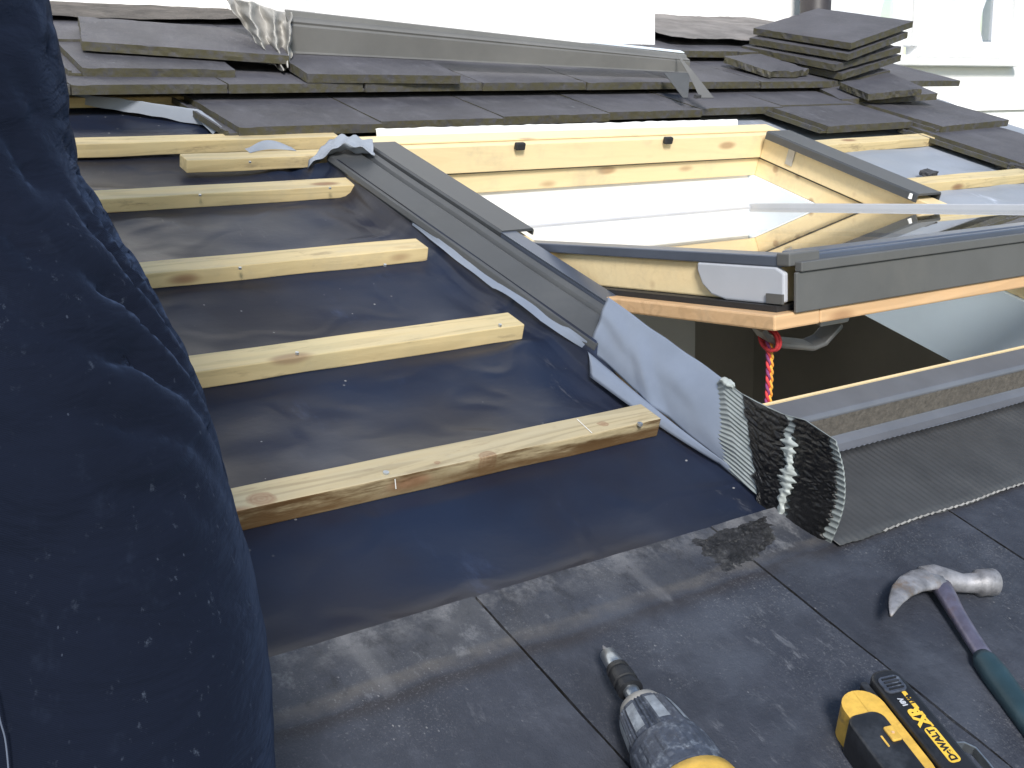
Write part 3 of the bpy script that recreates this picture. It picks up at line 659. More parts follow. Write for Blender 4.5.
mesh_obj('insulation_collar', *grid(lambda s, t: (.05+1.15*s, 1.224+.012*t+.005*nz(s*30), NT_+.0+.018*math.sin(2.2*t)+.002*nz(s*50, t)), 120, 5), 'plaster', WO, win, smooth=True)
# covers of the fixed frame, upper half
for (u0, u1) in ((-.024, .052), (1.206, 1.300)):
    v0, v1 = .60, (1.137 if u0 < 1 else 1.12)
    pf = [(u0, .030), (u0, NT_+.014), (u0+.004, NT_+.018), (u1-.004, NT_+.018), (u1, NT_+.014), (u1, NT_+.0045 if u0 < 1 else .05), (u1-.003, NT_+.0045 if u0 < 1 else .05), (u1-.003, NT_+.0125), (u0+.003, NT_+.0125), (u0+.003, .030)]
    if u0 > 1:
        pf = [(u0, NT_-.004), (u0, NT_+.014), (u0+.004, NT_+.018), (u1-.004, NT_+.018), (u1, NT_+.014), (u1, .03), (u1-.003, .03), (u1-.003, NT_+.0125), (u0+.003, NT_+.0125), (u0+.003, NT_-.004)]
    V = [(u, v, n) for v in (v0, v1) for u, n in pf]; m = len(pf)
    Fc = [(i, (i+1) % m, m+(i+1) % m, m+i) for i in range(m)]+[tuple(range(m)), tuple(range(m, 2*m))]
    mesh_obj('frame_cover', V, Fc, 'alu', WO, win)
# channel flashing on the left side (lies on the timber side of the frame)
FL = root('side_flashing', (-.06, .6, .03), 'grey metal channel flashing running down the left side of the window', 'flashing')
FO = (-.06, .6, .03)
pf = [(-.106, .040), (-.103, .050), (-.052, .067), (-.044, .062), (-.041, .070), (-.029, .074), (-.026, .070), (-.026, .03), (-.1, .03)]
v0, v1 = .20, 1.16
V = [(u+.004*nz(v*3), v, n) for v in [v0+(v1-v0)*i/20 for i in range(21)] for u, n in pf]; m = len(pf)
Fc = [(j*m+i, j*m+(i+1) % m, (j+1)*m+(i+1) % m, (j+1)*m+i) for j in range(20) for i in range(m)]+[tuple(range(m)), tuple(range(20*m, 21*m))]
mesh_obj('channel', V, Fc, 'alu', FO, FL, bevel=.001)
# the peeled silver edge between membrane and channel
def peel(s, t):
    v = .22+.56*s; w = .024*math.sin(math.pi*min(1, (1-s)**1.3))**.8+.003
    return (-.101-.002-w*.5*t, v+.002*nz(s*8), .046-.014*t+.002*nz(s*8, t*2)+(.006*max(0, math.sin((s-.2)*12))*t if .2 < s < .45 else 0))
mesh_obj('peeled_lip', *grid(peel, 60, 6), 'alu_blue', FO, FL, smooth=True)
# inner lip along the open lower half
mesh_obj('inner_lip', *join(box((-.024, .235, .055), (-.016, .598, .076)), box((-.0235, .235, .0775), (.010, .60, .0795))), 'alu_trim', FO, FL)

# folded end piece of the flashing
FE = root('folded_flashing', P(660, 400, .03), 'bent bluish bare metal flashing end folded up beside the open window', 'flashing')
FEO = P(660, 400, .03)
tl, tr = Vector((-.066, .228, .118)), Vector((-.060, -.030, .097))
ml, mr = Vector((-.098, .222, .030)), Vector((-.100, -.120, .004))
b0 = P(590, 372, .018)
tl = PU(608, 297, -.070); tr = PU(722, 378, -.062); ml = P(589, 350, .034); mr = P(735, 474, .006)
def sheet(s, t):
    q = ml.lerp(mr, s).lerp(tl.lerp(tr, s), t)
    bow = .010*math.sin(math.pi*t)*(1-.4*s)+.0035*nz(s*4, t*3)
    k = max(0, 1-abs((s-.28)-(1-t)*.20)/.10)*.006*(1-t)      # dent
    return q+Vector((bow-.012*math.sin(math.pi*t)-k, 0, .3*bow))
mesh_obj('upright_sheet', *grid(sheet, 50, 24), 'alu_blue', FEO, FE, smooth=True, solid=.0012)
l0, l1, l2, l3 = P(588, 352, .034), P(592, 378, .012), P(738, 478, .004), P(660, 415, .014)
def lower(s, t):
    top = ml.lerp(mr, s*.98)+Vector((-.004, -.002, -.001)); bot = P(590+150*s, 377+99*s, .006+.006*(1-s))+Vector((-.008*math.sin(3.1*s), 0, 0))
    q = top.lerp(bot, t); return q+Vector((0, 0, .007*math.sin(math.pi*t)))
mesh_obj('folded_hem', *grid(lower, 40, 8), 'alu_blue', FEO, FE, smooth=True, solid=.001)

# pleated apron end standing up, smeared with mastic
PO = P(780, 500, .02)
PE = root('pleated_flashing_end', PO, 'upturned pleated flashing end smeared with black mastic and grey sealant', 'flashing')
cols = [(0, (710, 387), (725, 468)), (.14, (722, 379), (741, 481)), (.30, (742, 393), (757, 494)), (.40, (758, 402), (763, 515)), (.55, (783, 414), (776, 525)), (.72, (806, 420), (792, 533)), (.86, (824, 432), (812, 544)), (1.0, (836, 440), (827, 552))]
def pcol(s):
    for (a, t0, b0_), (b, t1, b1) in zip(cols, cols[1:]):
        if s <= b+1e-9:
            k = (s-a)/(b-a); return (t0[0]+(t1[0]-t0[0])*k, t0[1]+(t1[1]-t0[1])*k), (b0_[0]+(b1[0]-b0_[0])*k, b0_[1]+(b1[1]-b0_[1])*k)
def pleat(s, t, off=0.0, flat=0.0):
    tp, bt = pcol(s)
    ut = -.062-.050*s-.02*s*s; ub = -.100-.020*math.sin(2.4*s)+.012*s
    bow = 14*math.sin(math.pi*t)*(s**2)
    q = PU(bt[0]+(tp[0]-bt[0])*t+bow, bt[1]+(tp[1]-bt[1])*t, ub+(ut-ub)*t-.006*math.sin(math.pi*t))
    ph = (t+.10*s+.03*math.sin(s*3))*19*2*math.pi
    d = .0021*(1-abs(math.sin(ph/2))**.8)*(1-flat)+.0016*flat+.0025*nz(s*3, t*4)
    nrm = Vector((-.93, -.25, .2))
    return q+nrm*(d+off)
def sub(s0, s1, off=0.0, edge=0.0, sd=0, keep=1.0, thr=-9):
    def f(s, t):
        e0 = edge*nz(t*9, sd)+edge*.6*nz(t*33, sd+2); e1 = edge*nz(t*9, sd+7)+edge*.8*nz(t*37, sd+9)
        a = s0+e0; b = s1+e1
        return pleat(min(1, max(0, a+(b-a)*s)), t, off*(math.sin(math.pi*s)**.35 if s not in (0, 1) else -.3)+(.0035*abs(nz(s*7+sd, t*16)) if off else 0), .75)
    return f
mesh_obj('pleated_strip', *grid(lambda s, t: pleat(s, t), 90, 260), 'pleat', PO, PE, smooth=True, solid=.001)
mesh_obj('mastic_smear', *grid(sub(.30, .57, .0035, .05, 1), 30, 160), 'mastic', PO, PE, smooth=True)
mesh_obj('mastic_smear', *grid(sub(.63, .93, .0040, .055, 5), 30, 160), 'mastic', PO, PE, smooth=True)
def bead(s, t):
    t = .02+.80*t
    c = .60+.035*nz(t*6, 3)-.06*abs(t-.5); w = (.030+.055*abs(math.sin(t*math.pi*15+1.5*nz(t*5)))**2*(.4+nz(t*6, 8)))*(1.25-.8*abs(2*t-1))
    return pleat(min(1, max(0, c+w*(s*2-1))), t, .004+.0035*math.sin(math.pi*s)*(1+.7*nz(t*24, s*2)), .6)
mesh_obj('sealant_bead', *grid(bead, 12, 160), 'sealant', PO, PE, smooth=True)
def blob(s, t):
    a = 2*math.pi*s; c = pleat(.10+.13*t, .97); r = .006*math.sin(.25+2.6*t)
    return c+Vector((r*math.cos(a), .0, r*math.sin(a)*.8+.004))+Vector((.004*nz(s*6, t*6), 0, .004*nz(s*6, t*6, 4)))
mesh_obj('sealant_lump', *grid(blob, 24, 12), 'sealant', PO, PE, smooth=True)

# bottom cover + apron
BO = (.6, -.2, 0)
AP = root('apron_flashing', BO, 'dark pleated apron flashing with metal sill cover below the window', 'flashing')
pf = [(-.066, NT_-.012), (-.066, NT_-.004), (-.072, NT_+.001), (-.112, NT_-.003), (-.117, NT_-.008), (-.122, .020), (-.136, .015), (-.150, .014), (-.154, .018), (-.158, .0135), (-.158, .010), (-.066, .010)]
mesh_obj('sill_timber', *box((-.0, -.0655, -.0), (1.24, -.0610, NT_-.0015)), 'pine', BO, AP)
V = [(u, v, n) for u in (-.075, 1.36) for v, n in pf]; m = len(pf)
mesh_obj('sill_cover', V, [(i, (i+1) % m, m+(i+1) % m, m+i) for i in range(m)]+[tuple(range(m)), tuple(range(m, 2*m))], 'sill', BO, AP, bevel=.0012)
def granular(s, t): return (-.07+1.42*s, -.1185-.004*t, .054-.032*t+.0012*nz(s*300, t*6))
mesh_obj('grit_strip', *grid(granular, 400, 5), 'grit', BO, AP)
def apr(s, t):
    u = -.105+1.6*s; v = -.158-.166*t
    e = .004*nz(u*8)*t+.002*nz(u*40)*t
    return (u, v+e, .0195-.005*t+.0009*math.sin(u*2*math.pi/.0118+2*nz(u*3, v*5))*(.35+.8*abs(nz(u*4, v*9, 3)))+.003*nz(u*4, v*6))
mesh_obj('apron', *grid(apr, 900, 10), 'apron', BO, AP, smooth=True, solid=.001)
def crease(s, t):
    u = -.02+1.5*s
    return (u, -.3225+.003*nz(u*9)-.003*t, .0165+.0015*math.sin(u*500))
mesh_obj('apron_edge', *grid(crease, 300, 2), 'lead', BO, AP)

# sash (pivoted out)
ANG = math.radians(19.5); PVV, PVN = .60, .052
def S(u, s, h): return Vector((u, PVV-s*math.cos(ANG)+h*math.sin(ANG), PVN+s*math.sin(ANG)+h*math.cos(ANG)))
def sbox(u0, u1, s0, s1, h0, h1):
    v, f = box((u0, s0, h0), (u1, s1, h1)); return [S(*q) for q in v], f
sash = mesh_obj('sash', *join(sbox(.030, .085, -.52, .635, -.066, -.012), sbox(1.17, 1.225, -.52, .655, -.066, -.012), sbox(.086, 1.169, .58, .635, -.066, -.012), sbox(.086, 1.169, -.52, -.465, -.066, -.012)), 'pine', WO, win, bevel=.003)
tag(sash, 'glazed sash tipped out almost level')
mesh_obj('sash_lip', *join(sbox(-.014, .081, -.50, .668, -.098, -.0755), sbox(1.16, 1.250, -.50, .668, -.098, -.0755), sbox(.0815, 1.1595, .57, .668, -.0975, -.076)), 'pine_orange', WO, sash, bevel=.003)
mesh_obj('sash_seal', *join(sbox(.010, .085, -.48, .650, -.075, -.0665), sbox(1.165, 1.24, -.48, .650, -.075, -.0665), sbox(.086, 1.164, .58, .650, -.075, -.0665)), 'gasket', WO, sash)
mesh_obj('glass', [S(*q) for q in ((.060, .635, -.0065), (1.195, .635, -.0065), (1.195, -.50, -.0065), (.060, -.50, -.0065))], [(0, 1, 2, 3)], 'roof_glass', WO, sash)
mesh_obj('sash_cover', *sbox(.020, .062, -.03, .650, -.012, .0045), 'alu_trim', WO, sash, bevel=.002)
mesh_obj('sash_cover', *join(sbox(1.186, 1.200, -.53, .650, -.012, .0055), sbox(.062, 1.1855, -.53, -.522, -.009, -.002)), 'white_plastic', WO, sash, bevel=.002)
tp = join(sbox(.066, 1.182, .608, .652, -.006, .0065), sbox(.063, 1.185, .6525, .665, -.012, .004))
mesh_obj('bottom_cover', *tp, 'alu_trim', WO, sash, bevel=.0025)
mesh_obj('drip_rail', *join(sbox(.030, 1.215, .6655, .6785, -.018, -.004), sbox(.025, 1.22, .668, .6735, -.076, -.0185)), 'alu_light', WO, sash, bevel=.0015)
mesh_obj('corner_clip', *sbox(.018, .082, .642, .6665, -.010, .0085), 'alu_light', WO, sash, bevel=.002)
# pale plastic moulding on the side of the sash
def mould():
    prof = [(q0-.02, q1) for q0, q1 in [(.50, -.012), (.66, -.012), (.675, -.020), (.675, -.062), (.66, -.066), (.56, -.066), (.53, -.06), (.51, -.045), (.50, -.025)]]
    V = [S(u, s, h) for u in (.019, .0295) for s, h in prof]; m = len(prof)
    return V, [(i, (i+1) % m, m+(i+1) % m, m+i) for i in range(m)]+[tuple(range(m)), tuple(range(m, 2*m))]
mesh_obj('corner_moulding', *mould(), 'white_plastic', WO, sash, bevel=.003)
mesh_obj('moulding_notch', *sbox(.015, .0189, .625, .656, -.064, -.050), 'alu_light', WO, sash)
# pivot hinges
for u in (.022, 1.226):
    mesh_obj('pivot_hinge', *join(sbox(u-.006, u+.006, -.05, .05, -.06, -.016), sbox(u-.006, u+.006, -.012, .012, -.09, -.061)), 'gasket', WO, sash, bevel=.002)
# small plate on the right frame
q = PU(786, 153, 1.2255); mesh_obj('keeper_plate', *box((1.2245, q.y-.03, .012), (1.2275, q.y-.006, .058)), 'plate', WO, win)
q = PU(904, 193, 1.222); mesh_obj('screw_plug', *xf(loft([(0, 0, -.006), (0, 0, .006)], [(.005, .005), (.004, .004)], 14, side=Vector((0, 1, 0))), Matrix.Translation((1.20, .615, .072))), 'plaster', WO, win)
# handle bar below the sash
hb = S(0, .60, -.10)
def HP(px, py, v=hb.y-.0): return PV(px, py, v)
pts = [HP(757, 326), HP(764, 336), HP(778, 342), HP(808, 345), HP(820, 340), HP(836, 322)]
V, Fc = [], []
handle = mesh_obj('handle', *sweep([p+Vector((0, 0, 0)) for p in pts], [(-.014, -.0045), (.014, -.0045), (.016, .0), (.014, .0045), (-.014, .0045), (-.016, 0)], side=Vector((0, 1, 0))), 'alu_light', WO, sash, bevel=.0015)
a = HP(826, 316)
mesh_obj('handle_bracket', *box((a.x-.035, a.y-.022, a.z-.005), (a.x+.03, a.y+.025, S(0, .62, -.0975).z+.004)), 'plate', WO, handle, bevel=.003)
# rope hanging from the handle
rp = PV(770, 337, hb.y-.002); RO = rp
rope = root('cord_loop', RO, 'red, orange and purple twisted cord looped over the window handle', 'cord')
def strand(ph, r0, L, dx):
    pts = []
    for i in range(90):
        s = i/89; c = Vector(rp)+UP*(-L*s)+Vector((dx*(1-.3*s)+.002*math.sin(s*5), 0, 0))
        a = ph+s*L/.016*2*math.pi*.7
        pts.append(c+Vector((r0*math.cos(a), r0*math.sin(a), 0)))
    return pts
for nm, mt, ph, dx in (('orange_strand', 'rope_o', 0, .003), ('yellow_strand', 'rope_y', math.pi, .003), ('purple_strand', 'rope_p', 1, -.006), ('dark_red_strand', 'rope_r', 4, -.006)):
    mesh_obj(nm, *loft(strand(ph, .0019, .17, dx*.75), [(.0023, .0023)]*90, 8, side=Vector((0, 1, 0))), mt, RO, rope, smooth=True)
ring = [Vector(rp)+Vector((.012*math.cos(a)-.001, .020*math.sin(a)*.5-.004, 0))+UP*(.011*math.sin(a)) for a in [i*2*math.pi/24 for i in range(25)]]
ring = [Vector(rp)+Vector((.003*math.sin(a), .0185*math.cos(a), 0))+UP*(-.004+.014*math.sin(a)) for a in [i*2*math.pi/24 for i in range(25)]]
for k, dx in enumerate((0, .006)):
    mesh_obj('knot', *loft([q+Vector((dx-.003, 0, 0)) for q in ring], [(.0027, .0027)]*25, 8, side=Vector((1, 0, 0))), 'rope_r', RO, rope, smooth=True)

# ---------------------------------------------------------------- removed metal parts lying on the upper tiles
A0, A1 = P(288, 53, .105), P(690, 73, .100)
h0, h1 = .078, .036
LO = A0.lerp(A1, .5)
LP = root('metal_profile', LO, 'long grey metal window cover resting slantwise on the upper tiles', 'metal profile')
dirv = (A1-A0).normalized(); bk = Vector((-dirv.y, dirv.x, 0)).normalized()
def prof_pt(s, b, h): return A0.lerp(A1, s)+bk*b+Vector((0, 0, h*(h0+(h1-h0)*s)/.07))
pfl = [(0, 0), (.006, .003), (.010, .062), (.014, .066), (.012, .072), (.034, .080), (.038, .092), (.050, .092), (.050, .088), (.040, .084), (.038, .074), (.018, .060), (.012, 0)]
n_ = 30; V = [prof_pt(i/n_, b, h) for i in range(n_+1) for b, h in pfl]; m = len(pfl)
Fc = [(j*m+i, j*m+(i+1) % m, (j+1)*m+(i+1) % m, (j+1)*m+i) for j in range(n_) for i in range(m)]+[tuple(range(m)), tuple(range(n_*m, n_*m+m))]
MT['alu_old'] = m_plain('weathered_cover', (.165, .163, .158), .45, .2, .12, 6, .06, 30, dirt=(.2, .195, .185), dirt_amt=.4)
mesh_obj('cover_strip', V, Fc, 'alu_old', LO, LP, bevel=.001)
e1, e2, e3, e4 = PZ(664, 73, 3.52), PZ(690, 73, 3.5), PZ(688, 98, 3.40), PZ(683, 98, 3.41)
mesh_obj('end_bracket', [e1, e2, e3, e4], [(0, 1, 2, 3)], 'alu', LO, LP, solid=.002)
f1, f2, f3, f4, f5 = PZ(676, 53, 3.60), PZ(692, 70, 3.5), PZ(714, 98, 3.38), PZ(700, 98, 3.40), PZ(689, 75, 3.49)
mesh_obj('end_flap', [f1, f2, f3, f4, f5], [(0, 1, 4), (1, 2, 3, 4)], 'alu_light', LO, LP, solid=.002)
mesh_obj('rim_strip', [prof_pt(.72, .052, .096), prof_pt(1.0, .052, .099), prof_pt(1.0, .075, .099), prof_pt(.72, .070, .096)], [(0, 1, 2, 3)], 'plaster_blue', LO, LP, solid=.003)
# crumpled lead
CO = PZ(262, 50, 2.96)
def crum(s, t):
    L_ = [(0, (223, -4), (270, 62)), (.25, (240, 0), (278, 69)), (.45, (256, 4), (284, 71)), (.62, (268, 8), (286, 70)), (.8, (282, 12), (288, 68)), (1, (292, 12), (291, 58))]
    for (a, p0, p1), (b, q0, q1) in zip(L_, L_[1:]):
        if s <= b+1e-9:
            k = (s-a)/(b-a); T_ = (p0[0]+(q0[0]-p0[0])*k, p0[1]+(q0[1]-p0[1])*k); B_ = (p1[0]+(q1[0]-p1[0])*k, p1[1]+(q1[1]-p1[1])*k); break
    z = 2.93+.08*abs(math.sin(s*9+t*2.2))*(1-.35*t)+.03*nz(s*5, t*3)+.008*abs(nz(s*15, t*7))+.05*(1-t)
    return PZ(T_[0]+(B_[0]-T_[0])*t+3*nz(t*6, s*4), T_[1]+(B_[1]-T_[1])*t+2*nz(t*5, s*9, 3), z)
CM = mesh_obj('crumpled_flashing', *grid(crum, 60, 60), 'lead', CO, smooth=True, solid=.0015)
tag(CM, 'crumpled pale lead sheet standing at the left end of the long profile', 'flashing')

# ---------------------------------------------------------------- hammer
HO_ = P(945, 590, .012)
hm = root('claw_hammer', HO_, 'worn claw hammer with teal grip lying on the right hand tile', 'hammer')
def LP_(lst, n): return [P(x, y, n) for x, y in lst]
Z = Vector((0, 0, 1))
def flat_loft(pts, rad, k=18):       # rad: (in-plane half width, vertical half)
    V, Fc = [], []; n = len(pts)
    for i, p in enumerate(pts):
        d = (pts[min(i+1, n-1)]-pts[max(i-1, 0)]); d.z *= 1; d.normalize(); s = d.cross(Z).normalized(); t = s.cross(d)
        for j in range(k):
            a = 2*math.pi*j/k; V.append(p+s*rad[i][0]*math.cos(a)+t*rad[i][1]*math.sin(a))
    for i in range(n-1):
        for j in range(k): q = (j+1) % k; Fc.append((i*k+j, i*k+q, (i+1)*k+q, (i+1)*k+j))
    return V, Fc+[tuple(range(k)), tuple((n-1)*k+j for j in range(k))]
hn = .028
hp = LP_([(995, 582), (993, 582), (978, 583), (976, 583), (962, 583), (948, 580), (936, 578), (925, 579)], hn)
hr = [(.0150, .0150), (.0168, .0168), (.0168, .0168), (.0128, .0128), (.0120, .0115), (.0150, .013), (.0205, .0145), (.0190, .0130)]
mesh_obj('hammer_head', *flat_loft(hp, hr), 'hammer', HO_, hm, smooth=True)
for sgn in (-1, 1):
    cp_ = [P(x, y, hn+sgn*z_) for x, y, z_ in ((936, 578, .004), (922, 580, .006), (911, 584, .008), (902, 591, .010), (896, 600, .0115), (893, 608, .0125), (891, 616, .013))]
    mesh_obj('claw', *flat_loft(cp_, [(.0195, .0085), (.0185, .007), (.0160, .0055), (.0125, .0045), (.0085, .0035), (.0050, .003), (.0012, .0015)]), 'hammer', HO_, hm, smooth=True)
sp_ = [P(*q) for q in ((938, 582, hn), (946, 594, hn), (956, 612, .026), (970, 635, .024), (984, 656, .022), (995, 672, .021))]
mesh_obj('hammer_shaft', *flat_loft(sp_, [(.0150, .010), (.0125, .009), (.0105, .0085), (.0100, .0082), (.0105, .0082), (.0105, .008)]), 'hammer_shaft', HO_, hm, smooth=True)
gp = [P(*q) for q in ((981, 655, .022), (985, 661, .022), (996, 676, .021), (1014, 701, .020), (1034, 728, .020), (1060, 762, .020), (1090, 800, .020), (1096, 808, .020))]
mesh_obj('grip', *flat_loft(gp, [(.0095, .009), (.0138, .0125), (.0155, .014), (.0150, .0135), (.0145, .013), (.015, .0135), (.0165, .0145), (.012, .011)]), 'grip', HO_, hm, smooth=True)

# ---------------------------------------------------------------- cordless drill lying on its side
d0, d1 = P(608, 654, .036), P(690, 786, .052)
ax = (d1-d0).normalized(); DO = P(690, 760, .012)
dr = root('cordless_drill', DO, 'yellow and black cordless drill lying on its side on the tile', 'power drill')
sd_ = ax.cross(Z).normalized(); upv = sd_.cross(ax).normalized()       # sd_ : horizontal across the axis
Dm = Matrix((sd_*1.3, upv*1.2, ax*1.55)).transposed().to_4x4(); Dm.translation = d0
def lathe(prof, k=40, fn=None):
    V = [Vector((r*(1+(fn(a, z) if fn else 0))*math.cos(a), r*(1+(fn(a, z) if fn else 0))*math.sin(a), z)) for z, r in prof for a in [2*math.pi*i/k for i in range(k)]]
    m = [tuple(Dm @ v) for v in V]; n = len(prof)
    Fc = [(i*k+j, i*k+(j+1) % k, (i+1)*k+(j+1) % k, (i+1)*k+j) for i in range(n-1) for j in range(k)]
    return m, Fc+[tuple(range(k)), tuple((n-1)*k+j for j in range(k))]
scale_px = (d1-d0).length/((706-609)**2+(790-655)**2)**.5
mesh_obj('bit', *lathe([(-.009, .0006), (-.006, .0018), (.002, .0026)], 10), 'hammer', DO, dr)
mesh_obj('bit_holder', *lathe([(-.001, .0050), (0, .0068), (.014, .0072), (.0155, .0070), (.044, .0062), (.060, .0062)], 24), 'steel', DO, dr, smooth=True)
mesh_obj('holder_sleeve', *lathe([(.0145, .0070), (.0150, .0088), (.018, .0092), (.0185, .0080), (.022, .0082), (.0225, .0098), (.030, .0100), (.0305, .0088), (.034, .0088), (.0345, .0102), (.038, .0100), (.0385, .0070)], 28), 'black_plastic', DO, dr, smooth=False)
mesh_obj('chuck_nose', *lathe([(.050, .006), (.0505, .0125), (.053, .0160), (.058, .0185), (.060, .0185)], 36), 'lead', DO, dr, smooth=True)
def flute(a, z): 
    q = (a*8/(2*math.pi)) % 1
    return -.07 if .12 < q < .20 or .30 < q < .38 or .48 < q < .56 else (0.0)
mesh_obj('chuck', *lathe([(.059, .0183), (.0605, .0205), (.067, .0222), (.080, .0245), (.089, .0258), (.091, .0250)], 96, flute), 'dusty_plastic', DO, dr)
for i in range(8):
    a0 = 2*math.pi*(i+.86)/8; V = []
    for z, rr_ in ((.064, .0219), (.070, .0233), (.080, .0249), (.0865, .0258)):
        for da in (-.17, -.08, .08, .17): V.append(tuple(Dm @ Vector((rr_*math.cos(a0+da), rr_*math.sin(a0+da), z))))
    mesh_obj('grip_panel', V, [(j*4+k, j*4+k+1, j*4+k+5, j*4+k+4) for j in range(3) for k in range(3)], 'panel', DO, dr, smooth=True)
def knurl(a, z): return .022 if math.sin(a*14) > .2 and .098 < z < .118 else 0
mesh_obj('torque_collar', *lathe([(.0905, .0255), (.092, .0280), (.097, .0290), (.099, .0290), (.108, .0300), (.117, .0305), (.119, .0300), (.124, .0300), (.126, .0290)], 112, knurl), 'dusty_plastic', DO, dr)
mesh_obj('motor_housing', *lathe([(.1255, .0285), (.127, .0320), (.134, .0335), (.160, .0340), (.200, .0335), (.225, .0310), (.235, .0240), (.238, .010)], 40), 'yellow', DO, dr, smooth=True)
def dbox(x0, x1, y0, y1, z0, z1):
    v, f = box((x0, y0, z0), (x1, y1, z1)); return [tuple(Dm @ Vector(q)) for q in v], f
mesh_obj('gear_housing', *dbox(-.005, .047, -.020, .016, .128, .170), 'yellow', DO, dr, bevel=.006, segs=3)
for i in range(6):
    mesh_obj('vent_slot', *dbox(-.012+.004*i-.0008, -.012+.004*i+.0008, .0325, .0345, .205, .222), 'gasket', DO, dr)
# battery end: foot + pack. local frame from the picture: along = direction of the pack's long side
b1, b2 = P(884, 681, .060), P(948, 760, .060)
al = (b1-b2); al.z = 0; al.normalize(); ac = Vector((al.y, -al.x, 0)).normalized()     # ac points away from the handle (to the right)
BC = (b1+b2)/2
tilt = Matrix.Rotation(math.radians(-8), 3, al)
Zt = tilt @ Z; at = tilt @ ac
def B(x, y, z): return BC+at*x+al*y+Zt*z      # x: away from handle, y: along (up in picture), z above the side face
def bbox(x0, x1, y0, y1, z0, z1):
    v, f = box((x0, y0, z0), (x1, y1, z1)); return [B(*q) for q in v], f
def rounded(x0, x1, y0, y1, z0, z1, r, k=6):
    pts = []
    for cx_, cy_, a0 in ((x1-r, y1-r, 0), (x0+r, y1-r, 90), (x0+r, y0+r, 180), (x1-r, y0+r, 270)):
        for i in range(k+1):
            a = math.radians(a0+90*i/k); pts.append((cx_+r*math.cos(a), cy_+r*math.sin(a)))
    m = len(pts); V = [B(x, y, z) for z in (z0, z1) for x, y in pts]
    return V, [(i, (i+1) % m, m+(i+1) % m, m+i) for i in range(m)]+[tuple(range(m)), tuple(range(m, 2*m))]
mesh_obj('handle', *loft([tuple(Dm @ Vector((.0, 0, .175))), tuple((Dm @ Vector((.03, -.006, .178))).lerp(B(-.06, -.075, -.03), .35)), tuple((Dm @ Vector((.03, -.006, .178))).lerp(B(-.06, -.075, -.03), .75)), B(-.045, -.06, -.032)], [(.024, .022), (.022, .019), (.020, .018), (.030, .024)], 24), 'black_plastic', DO, dr, smooth=True)
mesh_obj('foot', *rounded(-.060, -.0165, -.075, .050, -.055, .000, .022), 'yellow', DO, dr, bevel=.006, segs=3)
mesh_obj('foot_grip', *rounded(-.0655, -.0265, -.085, .020, -.040, .0025, .012), 'black_plastic', DO, dr, bevel=.003, segs=3)
mesh_obj('release_button', *rounded(-.039, -.0285, -.022, -.004, .002, .0048, .002), 'yellow', DO, dr, bevel=.001)
mesh_obj('button_dot', *rounded(-.035, -.032, -.0145, -.0115, .0045, .0054, .0012), 'pine_orange', DO, dr)
mesh_obj('foot_seam', *rounded(-.0465, -.0445, -.026, -.012, .0015, .0029, .0008), 'yellow', DO, dr)
pk = mesh_obj('battery_pack', *rounded(-.0150, .0185, -.085, .064, -.058, .006, .0135), 'black_plastic', DO, dr, bevel=.004, segs=3)
mesh_obj('battery_latch', *rounded(-.0120, .0120, .030, .052, .0055, .0085, .006), 'dusty_plastic', DO, pk, bevel=.001)
for i in range(4): mesh_obj('latch_rib', *bbox(-.008, .008, .033+.0045*i, .0345+.0045*i, .0085, .0100), 'black_plastic', DO, pk)
mesh_obj('pack_rail', *rounded(-.0235, -.0155, -.076, .060, -.05, -.002, .003), 'black_plastic', DO, pk, bevel=.001)
zl = .0064
mesh_obj('label_plate', *rounded(-.0045, .0080, -.062, -.0180, zl-.0006, zl, .004), 'label_yellow', DO, pk)
mesh_obj('label_strip', *rounded(.0035, .0080, .0080, .030, zl-.0006, zl, .0010), 'label_yellow', DO, pk)
mesh_obj('label_strip', *[[B(x, y, zl-.0001) for x, y in ((.0060, -.018), (.0082, -.018), (.0060, .008), (.0035, .008))], [(0, 1, 2, 3)]], 'label_yellow', DO, pk)
def text(body, cx_, cy_, size, mat, z=None, par=None, bold=.0004):
    cu = bpy.data.curves.new('lettering', 'FONT'); cu.body = body; cu.size = size; cu.align_x = 'CENTER'; cu.align_y = 'CENTER'; cu.extrude = .00012; cu.offset = bold
    tmp = bpy.data.objects.new('lettering', cu); me = evaluated_mesh(tmp)
    me.materials.clear(); me.materials.append(MT[mat])
    o = bpy.data.objects.new('lettering', me); COL.objects.link(o); o.parent = par or pk
    R = Matrix((al, -at, Zt)).transposed().to_4x4(); R.translation = B(cx_, cy_, z or zl+.0003)-Vector(DO); o.matrix_local = R
    return o
text('DeWALT', .00175, -.040, .0100, 'black_plastic')
text('XR', .0012, -.0035, .0185, 'label_yellow', zl+.0004, bold=.0009)
text('18V', -.0030, .0170, .0070, 'white_plastic')
text('1.5Ah', .0058, .0185, .0050, 'black_plastic')
# belt hook
hk = [B(.018, -.035, -.006), B(.030, -.036, -.008), B(.038, -.043, -.010), B(.040, -.060, -.012), B(.040, -.085, -.014)]
mesh_obj('belt_hook', *sweep(hk, [(-.001, -.005), (.001, -.005), (.001, .005), (-.001, .005)], side=None), 'steel', DO, dr, bevel=.0006)

